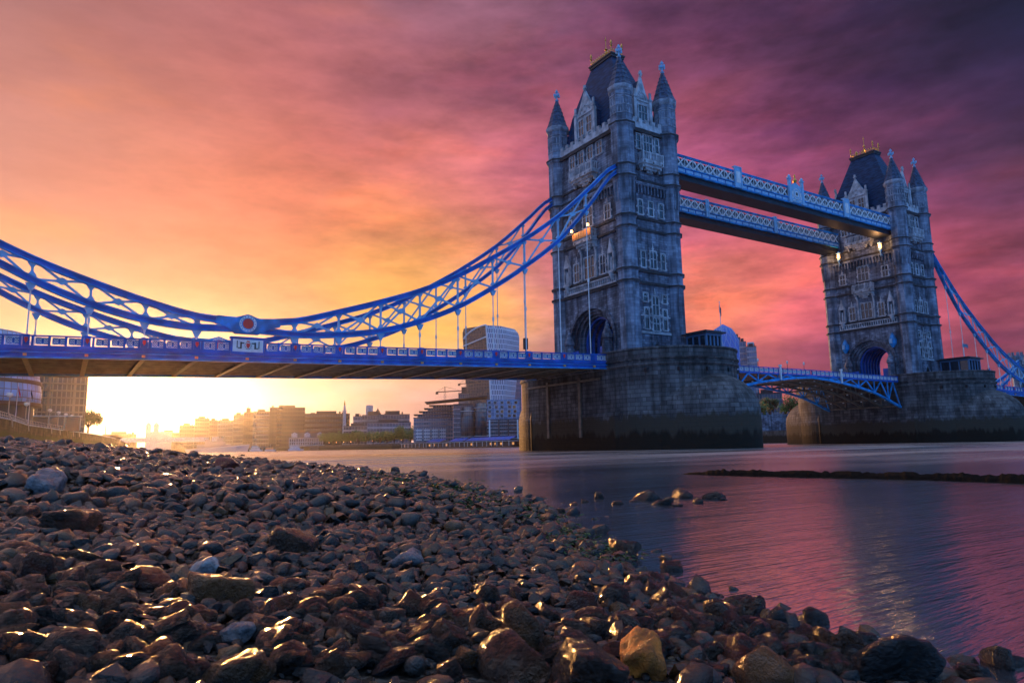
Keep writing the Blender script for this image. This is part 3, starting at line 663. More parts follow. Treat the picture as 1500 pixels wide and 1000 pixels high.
# ------------------------------------------------------------------ suspension chains
UP = [24.6, 22.0, 19.75, 18.0, 16.5, 15.35, 14.95, 15.65, 17.2, 18.95, 20.95, 23.6, 26.85, 30.3, 34.7, 39.6, 45.2]
LO = [23.9, 20.4, 17.75, 15.8, 14.6, 14.15, 14.35, 14.1, 14.45, 15.3, 16.95, 19.35, 22.6, 26.3, 31.0, 36.9, 44.2]
def chain(y, label):
    K = thing('suspension_chain', label, 'suspension chain', group='suspension chains'); n = len(NODE_X)
    for zs, nm in ((UP, 'upper_chord'), (LO, 'lower_chord')):
        m = MB()
        # smooth curve through the nodes
        X = []; Z = []
        for i in range(n-1):
            for t in (0, .25, .5, .75):
                p0, p1, p2, p3 = zs[max(i-1, 0)], zs[i], zs[i+1], zs[min(i+2, n-1)]
                if i in (5, 6) : zz = p1+(p2-p1)*t
                else: zz = .5*((2*p1)+(-p0+p2)*t+(2*p0-5*p1+4*p2-p3)*t*t+(-p0+3*p1-3*p2+p3)*t**3)
                X.append(NODE_X[i]+(NODE_X[i+1]-NODE_X[i])*t); Z.append(zz)
        X.append(NODE_X[-1]); Z.append(zs[-1])
        for (w_, h_, oz, mi) in ((.34, .5, 0, 1), (.62, .14, .3, 0), (.62, .14, -.3, 0)):
            m.mat(mi); k0 = None
            for x, z in zip(X, Z):
                k = m.add([(x, y-w_/2, z+oz-h_/2), (x, y+w_/2, z+oz-h_/2), (x, y+w_/2, z+oz+h_/2), (x, y-w_/2, z+oz+h_/2)])
                if k0 is not None:
                    for i in range(4): j = (i+1) % 4; m.face((k0+i, k+i, k+j, k0+j))
                else: m.face((k, k+1, k+2, k+3))
                k0 = k
            m.face((k0+3, k0+2, k0+1, k0))
        m.build(nm, [M['blue'], M['deep']], K)
    for i, x in enumerate(NODE_X[:-1]):
        if i not in (6, 0):
            m = MB(); m.beam((x, y, LO[i]), (x, y, UP[i]), .22, .22)
            m.prism([(x-.45, LO[i]+.3), (x+.45, LO[i]+.3), (x+.12, LO[i]+.8), (x-.12, LO[i]+.8)], 'y', y-.09, y+.09)
            m.prism([(x-.12, UP[i]-.8), (x+.12, UP[i]-.8), (x+.45, UP[i]-.3), (x-.45, UP[i]-.3)], 'y', y-.09, y+.09); m.build('post', M['sky_paint'], K)
            m = MB(); m.prism([(x-.5, LO[i]-.35), (x-.15, LO[i]-1.1), (x+.15, LO[i]-1.1), (x+.5, LO[i]-.35)], 'y', y-.16, y+.16); m.build('hanger_bracket', M['sky_paint'], K)
            m = MB(); m.tube([(x, y, zt(x)-.4), (x, y, LO[i]-.9)], .075, 6); m.cbox((x, y, (zt(x)+LO[i])/2), (.22, .22, .5)); m.build('hanger', M['white'], K)
        if i < n-2 and i != 5 and i != 6 or i in (5, 6):
            x2 = NODE_X[i+1]; g = UP[i]-LO[i]; g2 = UP[i+1]-LO[i+1]
            if min(g, g2) < .9: continue
            m = MB(); cx, cz = (x+x2)/2, (UP[i]+LO[i]+UP[i+1]+LO[i+1])/4
            for p, q in (((x, UP[i]), (x2, LO[i+1])), ((x, LO[i]), (x2, UP[i+1]))):
                for e in (p, q): m.beam((e[0], y, e[1]), (cx, y, cz), .13, .24, (0, 0, 1))
            m.prism([(cx-.7, cz), (cx, cz-.38), (cx+.7, cz), (cx, cz+.38)], 'y', y-.1, y+.1); m.build('cross_brace', M['sky_paint'], K)
    x, z = -62.44, 14.72
    m = MB(); m.prism([(x-3.2, z+.9), (x-3.4, z+.1), (x-2.4, z-.25), (x-1.2, z-.95), (x+1.2, z-.95), (x+2.4, z-.25), (x+3.6, z+.1), (x+3.4, z+1.0), (x+1.2, z+.85), (x, z+1.25), (x-1.2, z+.85)], 'y', y-.36, y+.36); m.build('joint_plate', M['blue'], K)
    for s in (-1, 1):
        m = MB(); n_ = 32; k = y+s*.36
        def disc(r0, r1, d):
            a = [(x+r1*math.cos(2*math.pi*i/n_), z+.15+r1*math.sin(2*math.pi*i/n_)) for i in range(n_)]; m.prism(a, 'y', k, k+s*d)
        m.mat(0); disc(0, 1.05, .10); m.mat(1); disc(0, .92, .13); m.mat(0); disc(0, .66, .15); m.mat(2); disc(0, .56, .18)
        m.mat(3)
        for i in range(16):
            a = 2*math.pi*i/16; px_, pz_ = x+.79*math.cos(a), z+.15+.79*math.sin(a); m.cbox((px_, k+s*.135, pz_), (.09, .03, .13))
        m.build('roundel', [M['blue'], M['white'], M['red'], M['blue']], K)
    return K
K1 = chain(-8.8, 'near blue suspension chain of the left span, with a red and white roundel')
K2 = chain(8.8, 'far blue suspension chain of the left span, seen behind the near one')
mirrored(K1, 'dark blue suspension chain falling from the far tower to the right edge, near side')
mirrored(K2, 'suspension chain beyond the far tower, on the far side of the right deck')
# crest box on the parapet under the joint
def crest(X, y, w, label):
    t = thing('crest_box', label, 'crest', (X, y, zt(-62.44)), group='parapet crest boxes')
    m = MB(); m.box(-w, w, -.3, .3, -1.5, .42); m.box(-w-.12, w+.12, -.4, .4, .3, .5); m.build('box_body', M['deep'], t)
    m = MB(); m.mat(0); m.box(-w+.15, w-.15, -.36, -.302, -1.15, .2)
    m.mat(1)
    for s in (-1, 1):
        m.cbox((s*.75, -.37, -.45), (.18, .03, .75)); m.cbox((s*.6, -.37, -.2), (.4, .03, .14)); m.cbox((s*.9, -.37, -.75), (.36, .03, .12)); m.cbox((s*1.15, -.37, -.35), (.1, .03, .8))
    for a in range(12): t_ = 2*math.pi*a/12; m.cbox((.34*math.cos(t_), -.37, -.45+.4*math.sin(t_)), (.09, .03, .09))
    m.mat(2); m.prism([(-.2, -.2), (.2, -.2), (.2, -.5), (0, -.8), (-.2, -.5)], 'y', -.40, -.361); m.cbox((0, -.37, 0), (.3, .04, .14))
    m.build('crest_panel', [M['white'], M['dark'], M['red']], t)
crest(-62.44, -9.35, 1.75, 'white heraldic crest panel on the parapet below the red and white roundel')
# ------------------------------------------------------------------ high walkways
def walkway(y0, y1, zb, zt_, label, big=True):
    W = thing('high_walkway', label, 'walkway', (0, 0, 0), group='high level walkways'); xa, xb = TA+1.2, DX-TA-1.2; n = 34
    m = MB(); m.box(xa, xb, y0, y0+.3, zt_-.22, zt_+.02); m.box(xa, xb, y0-.08, y0+.35, zt_+.02, zt_+.14); m.box(xa, xb, y0-.06, y0+.3, zb+1.02, zb+1.2); m.box(xa, xb, y0-.12, y0+.3, zb, zb+.2)
    m.box(xa, xb, y1-.3, y1, zb, zb+1.2); m.box(xa, xb, y1-.3, y1, zt_-.22, zt_+.02); m.build('girder_chord', M['blue'], W)
    m = MB(); m.box(xa, xb, y0+.12, y0+.2, zb+.2, zb+1.02); m.build('fascia', M['deep'], W)
    m = MB(); p = (xb-xa)/n
    for i in range(n): m.box(xa+p*i+.14, xa+p*(i+1)-.14, y0+.02, y0+.12, zb+.34, zb+.88)
    m.build('fascia_panel_row', M['sky_paint'], W)
    pr = None; q = (xb-xa)/n
    for i in range(n):
        if pr is None:
            k = MB(); z0, z1 = zb+1.2, zt_-.22; hh = z1-z0
            k.beam((0, 0, 0), (q, 0, hh), .12, .2); k.beam((0, .03, hh), (q, .03, 0), .11, .2); k.beam((0, 0, 0), (0, 0, hh), .1, .1); k.beam((q*.25, .02, 0), (q*.75, .02, hh), .06, .08); k.beam((q*.25, .025, hh), (q*.75, .025, 0), .06, .08)
            pr = k.build('lattice_bay', M['white'], W); o = pr
        else: o = pr.copy(); C.objects.link(o); o.parent = W
        o.location = (xa+q*i, y0+.14, zb+1.2)
    m = MB(); m.box(xa, xb, y0+.9, y1-.9, zb+1.2, zt_-.5); m.build('inner_gallery', M['gallery'], W)
    m = MB(); m.box(xa, xb, y0+.5, y1-.3, zt_-.5, zt_-.3); m.build('walkway_roof', M['lead'], W)
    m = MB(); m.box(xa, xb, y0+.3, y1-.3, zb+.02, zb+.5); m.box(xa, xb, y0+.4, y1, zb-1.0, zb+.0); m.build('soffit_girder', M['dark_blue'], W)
    for x, w_, h_ in ((23.9, .85, 1.0), (58.4, .85, 1.0)) if big else ((30, .3, .3), (52, .3, .3)):
        m = MB(); m.box(x-w_, x+w_, y0-.32, y0-.13, zb+.1, zt_+h_*.7); m.box(x-w_-.12, x+w_+.12, y0-.4, y0+.3, zt_+h_*.7, zt_+h_*.7+.18)
        for s in (-1, 1): m.box(x+s*w_-.14, x+s*w_+.14, y0-.4, y0-.1, zb, zt_+h_*.75)
        m.build('pedestal', M['sky_paint'], W)
        if big: m = MB(); m.box(x-w_+.25, x+w_-.25, y0-.36, y0-.33, zb+1.0, zt_-.1); m.build('crest_panel', M['white'], W)
    if big:
        x = DX/2
        m = MB()
        for s in (-1, 1): m.box(x+s*2.0-.32, x+s*2.0+.32, y0-.5, y0-.1, zb, zt_+1.5); m.box(x+s*2.0-.45, x+s*2.0+.45, y0-.6, y0, zt_+1.5, zt_+1.75); m.lathe([(.3, 0), (.35, .3), (.05, .7)], 8, (x+s*2.0, y0-.3), z0=zt_+1.75)
        m.prism([(x-1.7, zb+.2), (x+1.7, zb+.2), (x+1.7, zt_+.3), (x, zt_+1.1), (x-1.7, zt_+.3)], 'y', y0-.35, y0-.13); m.build('central_pedestal', M['sky_paint'], W)
        m = MB(); m.mat(0); zc = (zb+zt_)/2+.3
        for a in range(20): t_ = 2*math.pi*a/20; m.cbox((x+1.05*math.cos(t_), y0-.4, zc+1.05*math.sin(t_)), (.22, .08, .22))
        m.cbox((x, y0-.4, zc), (1.0, .08, 1.1)); 
        for s in (-1, 1): m.cbox((x+s*1.35, y0-.4, zc-.3), (.2, .08, 1.5)); m.cbox((x+s*.9, y0-.4, zc-1.4), (.8, .08, .16))
        m.mat(1); m.cbox((x, y0-.45, zc), (.5, .06, .6)); m.build('royal_arms', [M['white'], M['dark']], W)
        m = MB(); m.lathe([(.3, 0), (.42, .4), (.2, .8), (.1, 1.2), (.2, 1.4), (.03, 1.8)], 8, (x, y0-.2), z0=zt_+1.1); m.build('gilt_crown', M['gold'], W)
    return W
M['gallery'] = panes('gallery_glazing', (.30, .42, .5), (.45, .55, .65), 1.1, 2.4, .12, .25)
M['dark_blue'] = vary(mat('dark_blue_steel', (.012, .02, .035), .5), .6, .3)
walkway(-8.0, -4.1, 47.5, 50.8, 'nearer high-level walkway, with the royal arms at its middle')
walkway(5.0, 8.9, 46.7, 50.1, 'farther high-level walkway, seen below and behind the nearer one', False)
# ------------------------------------------------------------------ bascules
BASX = [10.7, 15, 20, 25.5, 31, 36, 41.1]
BASL = [7.6, 9.0, 10.4, 11.4, 12.05, 12.55, 12.8]
def bascule(label, k):
    S = thing('bascule_leaf', label, 'bascule', group='bascule leaves')
    def zr(x): return 14.15+.15*(x-10.7)/30.4
    for y in (-8.3, 8.3):
        s = -1 if y < 0 else 1
        f = MB(); a, b = 10.75, 41.12
        def q(o, a, b, za, zb, y0, y1, d0, d1):
            kk = o.add([(a, y0, za-d1), (b, y0, zb-d1), (b, y1, zb-d1), (a, y1, za-d1), (a, y0, za-d0), (b, y0, zb-d0), (b, y1, zb-d0), (a, y1, za-d0)])
            for fc in ((3, 2, 1, 0), (4, 5, 6, 7), (0, 1, 5, 4), (1, 2, 6, 5), (2, 3, 7, 6), (3, 0, 4, 7)): o.face([kk+i for i in fc])
        q(f, a, b, zr(a), zr(b), y-.12, y+.12, 0, .12); q(f, a, b, zr(a), zr(b), y-.16, y+.16, .98, 1.3)
        for i in range(23): x = 10.9+i*1.36; f.box(x-.08, x+.08, y-.1, y+.1, zr(x)-1.0, zr(x)-.1)
        par = f.build('parapet', M['deep'], S); pm = None
        for i in range(22):
            x = 10.9+(i+.5)*1.36
            if pm is None: pm = panel_mesh(1.1, .62).build('lattice_panel', [M['white'], M['deep']], par); o = pm
            else: o = pm.copy(); C.objects.link(o); o.parent = par
            o.location = (x, y, zr(x)-.55)
        g = MB()
        for i in range(6): g.beam((BASX[i], y, BASL[i]), (BASX[i+1]+.05, y, BASL[i+1]), .5, .42)
        g.build('lower_chord', M['blue'], S)
        g = MB()
        for i in range(5):
            x, x2 = BASX[i], BASX[i+1]; t = zr(x)-1.3
            g.beam((x2, y, BASL[i+1]), (x2, y, t), .2, .2)
            g.beam((x, y, BASL[i]+.1), ((x+x2)/2, y, t), .22, .24); g.beam(((x+x2)/2, y, t), (x2, y, BASL[i+1]+.1), .22, .24)
        g.build('web_bracing', M['blue'], S)
    for yy in (-4.2, 0, 4.2):
        g = MB()
        for i in range(6): g.beam((BASX[i], yy, BASL[i]+.2), (BASX[i+1], yy, BASL[i+1]+.2), .5, .35); g.beam((BASX[i], yy, BASL[i]+.3), (BASX[i], yy, 12.8), .2, .2)
        g.build('inner_girder', M['soffit'], S)
    g = MB()
    for i in range(7): g.box(BASX[i]-.15, BASX[i]+.15, -8.1, 8.1, BASL[i]+.1, BASL[i]+.4)
    g.build('cross_member', M['soffit'], S)
    g = MB(); g.box(10.75, 41.12, -8.15, 8.15, 12.85, 13.15); g.build('road_slab', M['soffit'], S)
    g = MB()
    for i in range(1, 7):
        for y in (-7.3, -5.2, -2, 2.2, 5.2): g.box(BASX[i]-.5, BASX[i]-.2, y-.1, y+.1, BASL[i]-.05, BASL[i]+.3)
    g.build('rivet_cleat', M['white'], S)
    return S
Ba = bascule('left bascule leaf of the road deck between the two towers', 1)
Bb = copy_tree(Ba, 'right bascule leaf of the road deck, running to the far tower'); Bb.location = (DX, 0, 0); Bb.scale = (-1, 1, 1)
# ------------------------------------------------------------------ river
def water_mat():
    m_ = mat('river_water', (.035, .04, .048), .04, 0, .5); nt = m_.node_tree; N = nt.nodes.new; L = nt.links.new; b = nt.nodes['Principled BSDF']
    b.inputs['IOR'].default_value = 6.0
    geo = N('ShaderNodeNewGeometry'); h = None
    for rot, sc, det, st, wt in ((-32, .16, 2, (.8, 2.8, 1), .04), (-32, .9, 3, (.5, 3.6, 1), .016), (-33, 5.5, 4, (.45, 3.6, 1), .009)):
        mp = N('ShaderNodeMapping'); L(geo.outputs['Position'], mp.inputs[0]); mp.inputs['Rotation'].default_value = (0, 0, R(rot)); mp.inputs['Scale'].default_value = st
        n = N('ShaderNodeTexNoise'); L(mp.outputs[0], n.inputs['Vector']); n.inputs['Scale'].default_value = sc; n.inputs['Detail'].default_value = det
        k = N('ShaderNodeMath'); k.operation = 'MULTIPLY'; L(n.outputs['Fac'], k.inputs[0]); k.inputs[1].default_value = wt
        if h is None: h = k.outputs[0]
        else: a = N('ShaderNodeMath'); a.operation = 'ADD'; L(h, a.inputs[0]); L(k.outputs[0], a.inputs[1]); h = a.outputs[0]
    bp = N('ShaderNodeBump'); bp.inputs['Strength'].default_value = 1; bp.inputs['Distance'].default_value = 1.0; L(h, bp.inputs['Height']); L(bp.outputs[0], b.inputs['Normal'])
    # slicks: calmer and rougher patches
    mp = N('ShaderNodeMapping'); L(geo.outputs['Position'], mp.inputs[0]); mp.inputs['Rotation'].default_value = (0, 0, R(-32)); mp.inputs['Scale'].default_value = (.35, 1.4, 1)
    n = N('ShaderNodeTexNoise'); L(mp.outputs[0], n.inputs['Vector']); n.inputs['Scale'].default_value = .12; n.inputs['Detail'].default_value = 5
    r = N('ShaderNodeMapRange'); L(n.outputs['Fac'], r.inputs[0]); r.inputs[1].default_value = .35; r.inputs[2].default_value = .65; r.inputs[3].default_value = .6; r.inputs[4].default_value = 1.4
    # sheltered and smooth inside the mud bar, choppier out in the stream
    dn = N('ShaderNodeVectorMath'); dn.operation = 'DISTANCE'; L(geo.outputs['Position'], dn.inputs[0]); dn.inputs[1].default_value = (-76, -88, 0)
    ds = N('ShaderNodeMapRange'); ds.interpolation_type = 'SMOOTHSTEP'; L(dn.outputs['Value'], ds.inputs[0]); ds.inputs[1].default_value = 10; ds.inputs[2].default_value = 45; ds.inputs[3].default_value = .11; ds.inputs[4].default_value = .27
    mm = N('ShaderNodeMath'); mm.operation = 'MULTIPLY'; L(r.outputs[0], mm.inputs[0]); L(ds.outputs[0], mm.inputs[1]); L(mm.outputs[0], b.inputs['Roughness'])
    return m_
M['water'] = water_mat()
m = MB(); k = m.add([(-5000, -800, 0), (6000, -800, 0), (6000, 9000, 0), (-5000, 9000, 0)]); m.face((k, k+1, k+2, k+3))
tag(m.build('river', M['water']), 'river water mirroring the sunset sky and the bridge', 'river', kind='structure')
# ------------------------------------------------------------------ beach
SH_Y = [-8, 1.0, 1.4, 2.0, 2.6, 3.4, 5.45, 8.8, 12, 17, 28.6, 57.9, 100, 149, 220, 300]
SH_X = [2.5, 2.7, 2.78, 2.8, 2.93, 3.2, 4.17, 5.8, 6.8, 7.75, 9.1, 11.8, 16.2, 22.5, 31, 40]
rs = np.random.RandomState(5)
_gx = rs.rand(64, 64)
def vnoise(x, y):
    xi = np.floor(x).astype(int); yi = np.floor(y).astype(int); fx = x-xi; fy = y-yi; fx = fx*fx*(3-2*fx); fy = fy*fy*(3-2*fy)
    a = _gx[xi % 64, yi % 64]; b = _gx[(xi+1) % 64, yi % 64]; c = _gx[xi % 64, (yi+1) % 64]; d = _gx[(xi+1) % 64, (yi+1) % 64]
    return (a*(1-fx)+b*fx)*(1-fy)+(c*(1-fx)+d*fx)*fy
def ground(dx, dy):         # height of the shingle bank, coordinates relative to the camera's foot
    dx = np.asarray(dx, float); dy = np.asarray(dy, float)
    s = np.interp(dy, SH_Y, SH_X)-dx; k = np.interp(dy, [3, 20, 45], [.098, .118, .108])
    h = s*k; h = np.where(s > 0, h, s*.16)
    h = h+(vnoise(dx*.5+9, dy*.5)-.5)*.10*np.clip(s*.5+.4, 0, 1)*np.clip(dy/6, .35, 2.2)+(vnoise(dx*1.7, dy*1.7)-.5)*.035
    return np.where(h > 2.4, 2.4+(h-2.4)*.35, h)
M['shingle'] = mat('wet_shingle', (.035, .025, .02), .5)
def shingle_mat():
    m_ = M['shingle']; nt = m_.node_tree; N = nt.nodes.new; L = nt.links.new; b = nt.nodes['Principled BSDF']
    geo = N('ShaderNodeNewGeometry'); v = N('ShaderNodeTexVoronoi'); L(geo.outputs['Position'], v.inputs['Vector']); v.inputs['Scale'].default_value = 22
    r = N('ShaderNodeValToRGB'); L(v.outputs['Color'], r.inputs[0]); e = r.color_ramp.elements; e[0].color = (.004, .003, .002, 1); e[1].color = (.035, .022, .013, 1)
    L(r.outputs[0], b.inputs['Base Color']); bp = N('ShaderNodeBump'); bp.inputs['Distance'].default_value = .03; bp.invert = True; L(v.outputs['Distance'], bp.inputs['Height']); L(bp.outputs[0], b.inputs['Normal'])
shingle_mat()
def beach():
    ys = np.concatenate([np.arange(-3, 20, .3), np.arange(20, 60, .8), np.arange(60, 330, 4)])
    t = np.linspace(0, 1, 90); V = []; 
    for y in ys:
        xs = np.interp(y, SH_Y, SH_X)
        w_ = 20 if y < 40 else 20+ (y-40)*.35
        x = xs+3-(w_+3)*t**1.3
        h = ground(x, np.full_like(x, y))
        V.append(np.stack([x+CAM.x, np.full_like(x, y)+CAM.y, h], 1))
    V = np.concatenate(V); n = 90; F = []
    for i in range(len(ys)-1):
        for j in range(n-1): a = i*n+j; F.append((a+1, a, a+n, a+n+1))
    me = bpy.data.meshes.new('beach'); me.from_pydata(V.tolist(), [], F); me.materials.append(M['shingle']); me.polygons.foreach_set('use_smooth', [True]*len(F))
    o = bpy.data.objects.new('beach', me); C.objects.link(o)
    tag(o, 'dark shingle bank sloping down to the river from the left', 'beach', kind='structure')
beach()
# --- stones: angular cobbles made by cutting a ball with random planes
import bmesh
def ico(sub):
    bm = bmesh.new(); bmesh.ops.create_icosphere(bm, subdivisions=sub, radius=1); v = np.array([x.co[:] for x in bm.verts]); f = np.array([[q.index for q in p.verts] for p in bm.faces]); bm.free(); return v, f
ICO = {s: ico(s) for s in (1, 2, 3, 4)}
def stone_shape(seed, sub, kind='round'):
    r = np.random.RandomState(seed); v, f = ICO[sub]
    K = {'round': 9, 'angular': 7, 'block': 6}[kind]; sharp = {'round': 14, 'angular': 34, 'block': 44}[kind]
    if kind == 'block':
        n = np.concatenate([np.eye(3), -np.eye(3)])+r.normal(0, .13, (6, 3)); d = r.uniform(.62, .85, 6)
    else:
        n = r.normal(0, 1, (K, 3)); d = r.uniform(.55, 1.0, K)
    n /= np.linalg.norm(n, axis=1, keepdims=True)
    c = np.maximum(v@n.T, 1e-3)/d
    rad = 1/((c**sharp).sum(1)+.9**sharp)**(1/sharp)
    rad = rad*(1+.10*np.sin(v@r.normal(0, 2.2, 3)+r.rand()*6)+.05*np.sin(v@r.normal(0, 4.5, 3)+1)+.035*np.sin(v@r.normal(0, 8, 3)+2)+(.014*np.sin(v@r.normal(0, 17, 3))))
    p = v*rad[:, None]
    p *= np.array([1, r.uniform(.5, .95), r.uniform(.36, .85)]) if kind != 'block' else np.array([1, r.uniform(.65, .9), r.uniform(.55, .85)])
    return p, f
def hull_shape(seed, n=20):
    r = np.random.RandomState(seed); v = r.normal(0, 1, (n, 3)); v /= np.linalg.norm(v, axis=1, keepdims=True); v *= r.uniform(.72, 1.0, (n, 1)); v *= np.array([1, r.uniform(.5, .9), r.uniform(.38, .8)])
    bm = bmesh.new(); [bm.verts.new(p) for p in v]; h = bmesh.ops.convex_hull(bm, input=bm.verts); bmesh.ops.delete(bm, geom=[q for q in bm.verts if not q.link_faces], context='VERTS'); bmesh.ops.triangulate(bm, faces=bm.faces); bmesh.ops.recalc_face_normals(bm, faces=bm.faces); bm.verts.index_update()
    a = np.array([x.co[:] for x in bm.verts]); f = np.array([[q.index for q in p.verts] for p in bm.faces]); bm.free(); return a, f
def rotm(r, tilt=.5):
    a = r.uniform(0, 6.283); b = r.normal(0, tilt); c = r.normal(0, tilt)
    Rz = np.array([[math.cos(a), -math.sin(a), 0], [math.sin(a), math.cos(a), 0], [0, 0, 1]]); Rx = np.array([[1, 0, 0], [0, math.cos(b), -math.sin(b)], [0, math.sin(b), math.cos(b)]]); Ry = np.array([[math.cos(c), 0, math.sin(c)], [0, 1, 0], [-math.sin(c), 0, math.cos(c)]])
    return Rx@Ry@Rz
PAL = {'dark grey': (.014, .009, .006), 'brown': (.050, .018, .005), 'black': (.006, .0045, .003), 'tan': (.105, .045, .013), 'reddish brown': (.095, .019, .007), 'grey': (.036, .027, .020), 'dark brown': (.027, .011, .004)}
PALW = [.26, .2, .12, .1, .06, .1, .16]
def stone_mat(name, attr=None, col=None, rough=(.06, .27), bump=.9):
    m_ = mat(name, col or (.1, .1, .1), .35, 0, .45); nt = m_.node_tree; N = nt.nodes.new; L = nt.links.new; b = nt.nodes['Principled BSDF']
    tc = N('ShaderNodeNewGeometry') if attr else N('ShaderNodeTexCoord'); src = tc.outputs['Position'] if attr else tc.outputs['Object']; sc = 22 if attr else 2.2
    n = N('ShaderNodeTexNoise'); L(src, n.inputs['Vector']); n.inputs['Scale'].default_value = sc; n.inputs['Detail'].default_value = 6; n.inputs['Roughness'].default_value = .6
    r = N('ShaderNodeMapRange'); L(n.outputs['Fac'], r.inputs[0]); r.inputs[1].default_value = .3; r.inputs[2].default_value = .7; r.inputs[3].default_value = .35; r.inputs[4].default_value = 1.25
    s = N('ShaderNodeVectorMath'); s.operation = 'SCALE'; L(r.outputs[0], s.inputs['Scale'])
    if attr: a = N('ShaderNodeAttribute'); a.attribute_name = 'col'; L(a.outputs['Color'], s.inputs[0])
    else: s.inputs[0].default_value = col
    L(s.outputs[0], b.inputs['Base Color'])
    rr = N('ShaderNodeMapRange'); L(n.outputs['Fac'], rr.inputs[0]); rr.inputs[1].default_value = .35; rr.inputs[2].default_value = .65; rr.inputs[3].default_value = rough[0]; rr.inputs[4].default_value = rough[1]; L(rr.outputs[0], b.inputs['Roughness'])
    n2 = N('ShaderNodeTexNoise'); L(src, n2.inputs['Vector']); n2.inputs['Scale'].default_value = sc*3.5; n2.inputs['Detail'].default_value = 8; n2.inputs['Roughness'].default_value = .65
    bp = N('ShaderNodeBump'); bp.inputs['Strength'].default_value = bump; bp.inputs['Distance'].default_value = .012 if attr else .08; L(n2.outputs['Fac'], bp.inputs['Height']); L(bp.outputs[0], b.inputs['Normal'])
    b.inputs['Coat Weight'].default_value = .2; b.inputs['Coat Roughness'].default_value = .05; L(bp.outputs[0], b.inputs['Coat Normal'])
    return m_
M['cobble'] = stone_mat('mixed_cobbles', attr=True)
SM = {k: stone_mat('stone_'+k.replace(' ', '_'), col=c) for k, c in PAL.items()}
SM['white'] = stone_mat('stone_white', col=(.62, .62, .62), rough=(.4, .7)); SM['orange brick'] = stone_mat('stone_orange_lit', col=(.90, .27, .03), rough=(.5, .8)); SM['pale grey'] = stone_mat('stone_pale', col=(.27, .27, .28))  # the brick's bright orange stands in for warm light falling on it
SM['orange brown'] = stone_mat('stone_orange_brown', col=(.36, .13, .04)); SM['red'] = stone_mat('stone_red', col=(.22, .035, .02))
_sm = {}
def stone_obj(p, size, colour, kind, seed, yaw=None, tilt=.35, sub=3, name='stone'):
    key = (seed, sub, kind, colour)
    if key not in _sm:
        v, f = stone_shape(seed, sub, kind); me = bpy.data.meshes.new(name); me.from_pydata(v.tolist(), [], f.tolist()); me.polygons.foreach_set('use_smooth', [True]*len(f)); me.materials.append(SM[colour]); _sm[key] = me
    o = bpy.data.objects.new(name, _sm[key]); C.objects.link(o)
    r = random.Random(seed*31+int(abs(p[0])*1000)); o.location = p; o.scale = (size,)*3
    o.rotation_euler = (r.gauss(0, tilt), r.gauss(0, tilt), r.uniform(0, 6.28) if yaw is None else yaw)
    return o
def gpt(u, v):       # the point of the shingle bank seen at a pixel
    d = ray(u, v); t = .8
    for _ in range(4000):
        p = CAM+d*t
        if p.z < max(0, float(ground(p.x-CAM.x, p.y-CAM.y))): return p
        t *= 1.004
    return p
# the stones one can tell apart: (u, v, width in px, colour, shape, seed, label)
FEAT = [(299, 834, 44, 'white', 'round', 11, 'bright white stone behind the big square brown stone'),
        (318, 868, 86, 'orange brown', 'block', 12, 'big square-cut brown stone in front of the white stone'),
        (222, 850, 56, 'reddish brown', 'round', 13, 'rounded reddish stone left of the white stone'),
        (430, 798, 66, 'brown', 'block', 14, 'square brown stone with a flat pale top, alone on the upper middle of the beach'),
        (938, 965, 96, 'orange brick', 'block', 15, 'bright orange worn brick block at the bottom edge, warm light painted in its colour'),
        (742, 968, 100, 'brown', 'angular', 16, 'large pointed brown boulder at the bottom edge'),
        (684, 962, 62, 'orange brown', 'round', 17, 'orange brown boulder left of the large pointed boulder'),
        (770, 930, 78, 'tan', 'angular', 18, 'tan wedge-shaped stone behind the large pointed boulder'),
        (1110, 990, 80, 'orange brown', 'angular', 19, 'orange-faced stone at the bottom edge, right of the brick block'),
        (1120, 950, 62, 'grey', 'round', 20, 'grey rounded stone at the water edge near the bottom right'),
        (352, 980, 84, 'tan', 'angular', 21, 'large tan stone at the bottom edge, left of centre'),
        (572, 968, 58, 'reddish brown', 'angular', 22, 'red-brown stone with a pale nose near the bottom edge'),
        (595, 822, 48, 'pale grey', 'angular', 23, 'pale angular stone in the middle of the beach'),
        (66, 710, 56, 'pale grey', 'block', 24, 'pale pitted slab near the left edge, high on the beach'),
        (105, 768, 76, 'dark brown', 'block', 25, 'long dark rough slab on the left of the beach'),
        (30, 752, 52, 'dark brown', 'angular', 26, 'dark humped stone near the left edge above the long slab'),
        (1420, 990, 66, 'black', 'angular', 27, 'black wet rock in the bottom right corner of the beach'),
        (1300, 972, 120, 'black', 'angular', 28, 'big black wet rock at the water edge, bottom right'),
        (1195, 906, 42, 'dark brown', 'block', 29, 'dark brown rock standing alone in the water at the right'),
        (915, 806, 44, 'dark brown', 'block', 30, 'flat dark rock lying in the shallows off the beach'),
        (985, 830, 34, 'dark brown', 'block', 31, 'small flat rock in the shallows, right of the flat dark rock'),
        (1055, 886, 38, 'black', 'angular', 32, 'black upright rock at the water line'),
        (332, 680, 40, 'red', 'round', 33, 'dull red stone high on the beach'),
        (12, 930, 60, 'tan', 'round', 34, 'tan boulder cut by the left edge of the picture'),
        (340, 930, 60, 'pale grey', 'round', 35, 'pale flat stone below the big square stone'),
        (965, 924, 42, 'brown', 'round', 36, 'smooth brown egg-shaped stone behind the brick block'),
        (860, 985, 120, 'dark brown', 'block', 37, 'long low brown stone at the bottom edge beside the brick block'),
        (540, 880, 60, 'dark brown', 'angular', 38, 'dark leaning stone left of centre in the foreground')]
feat_px = []
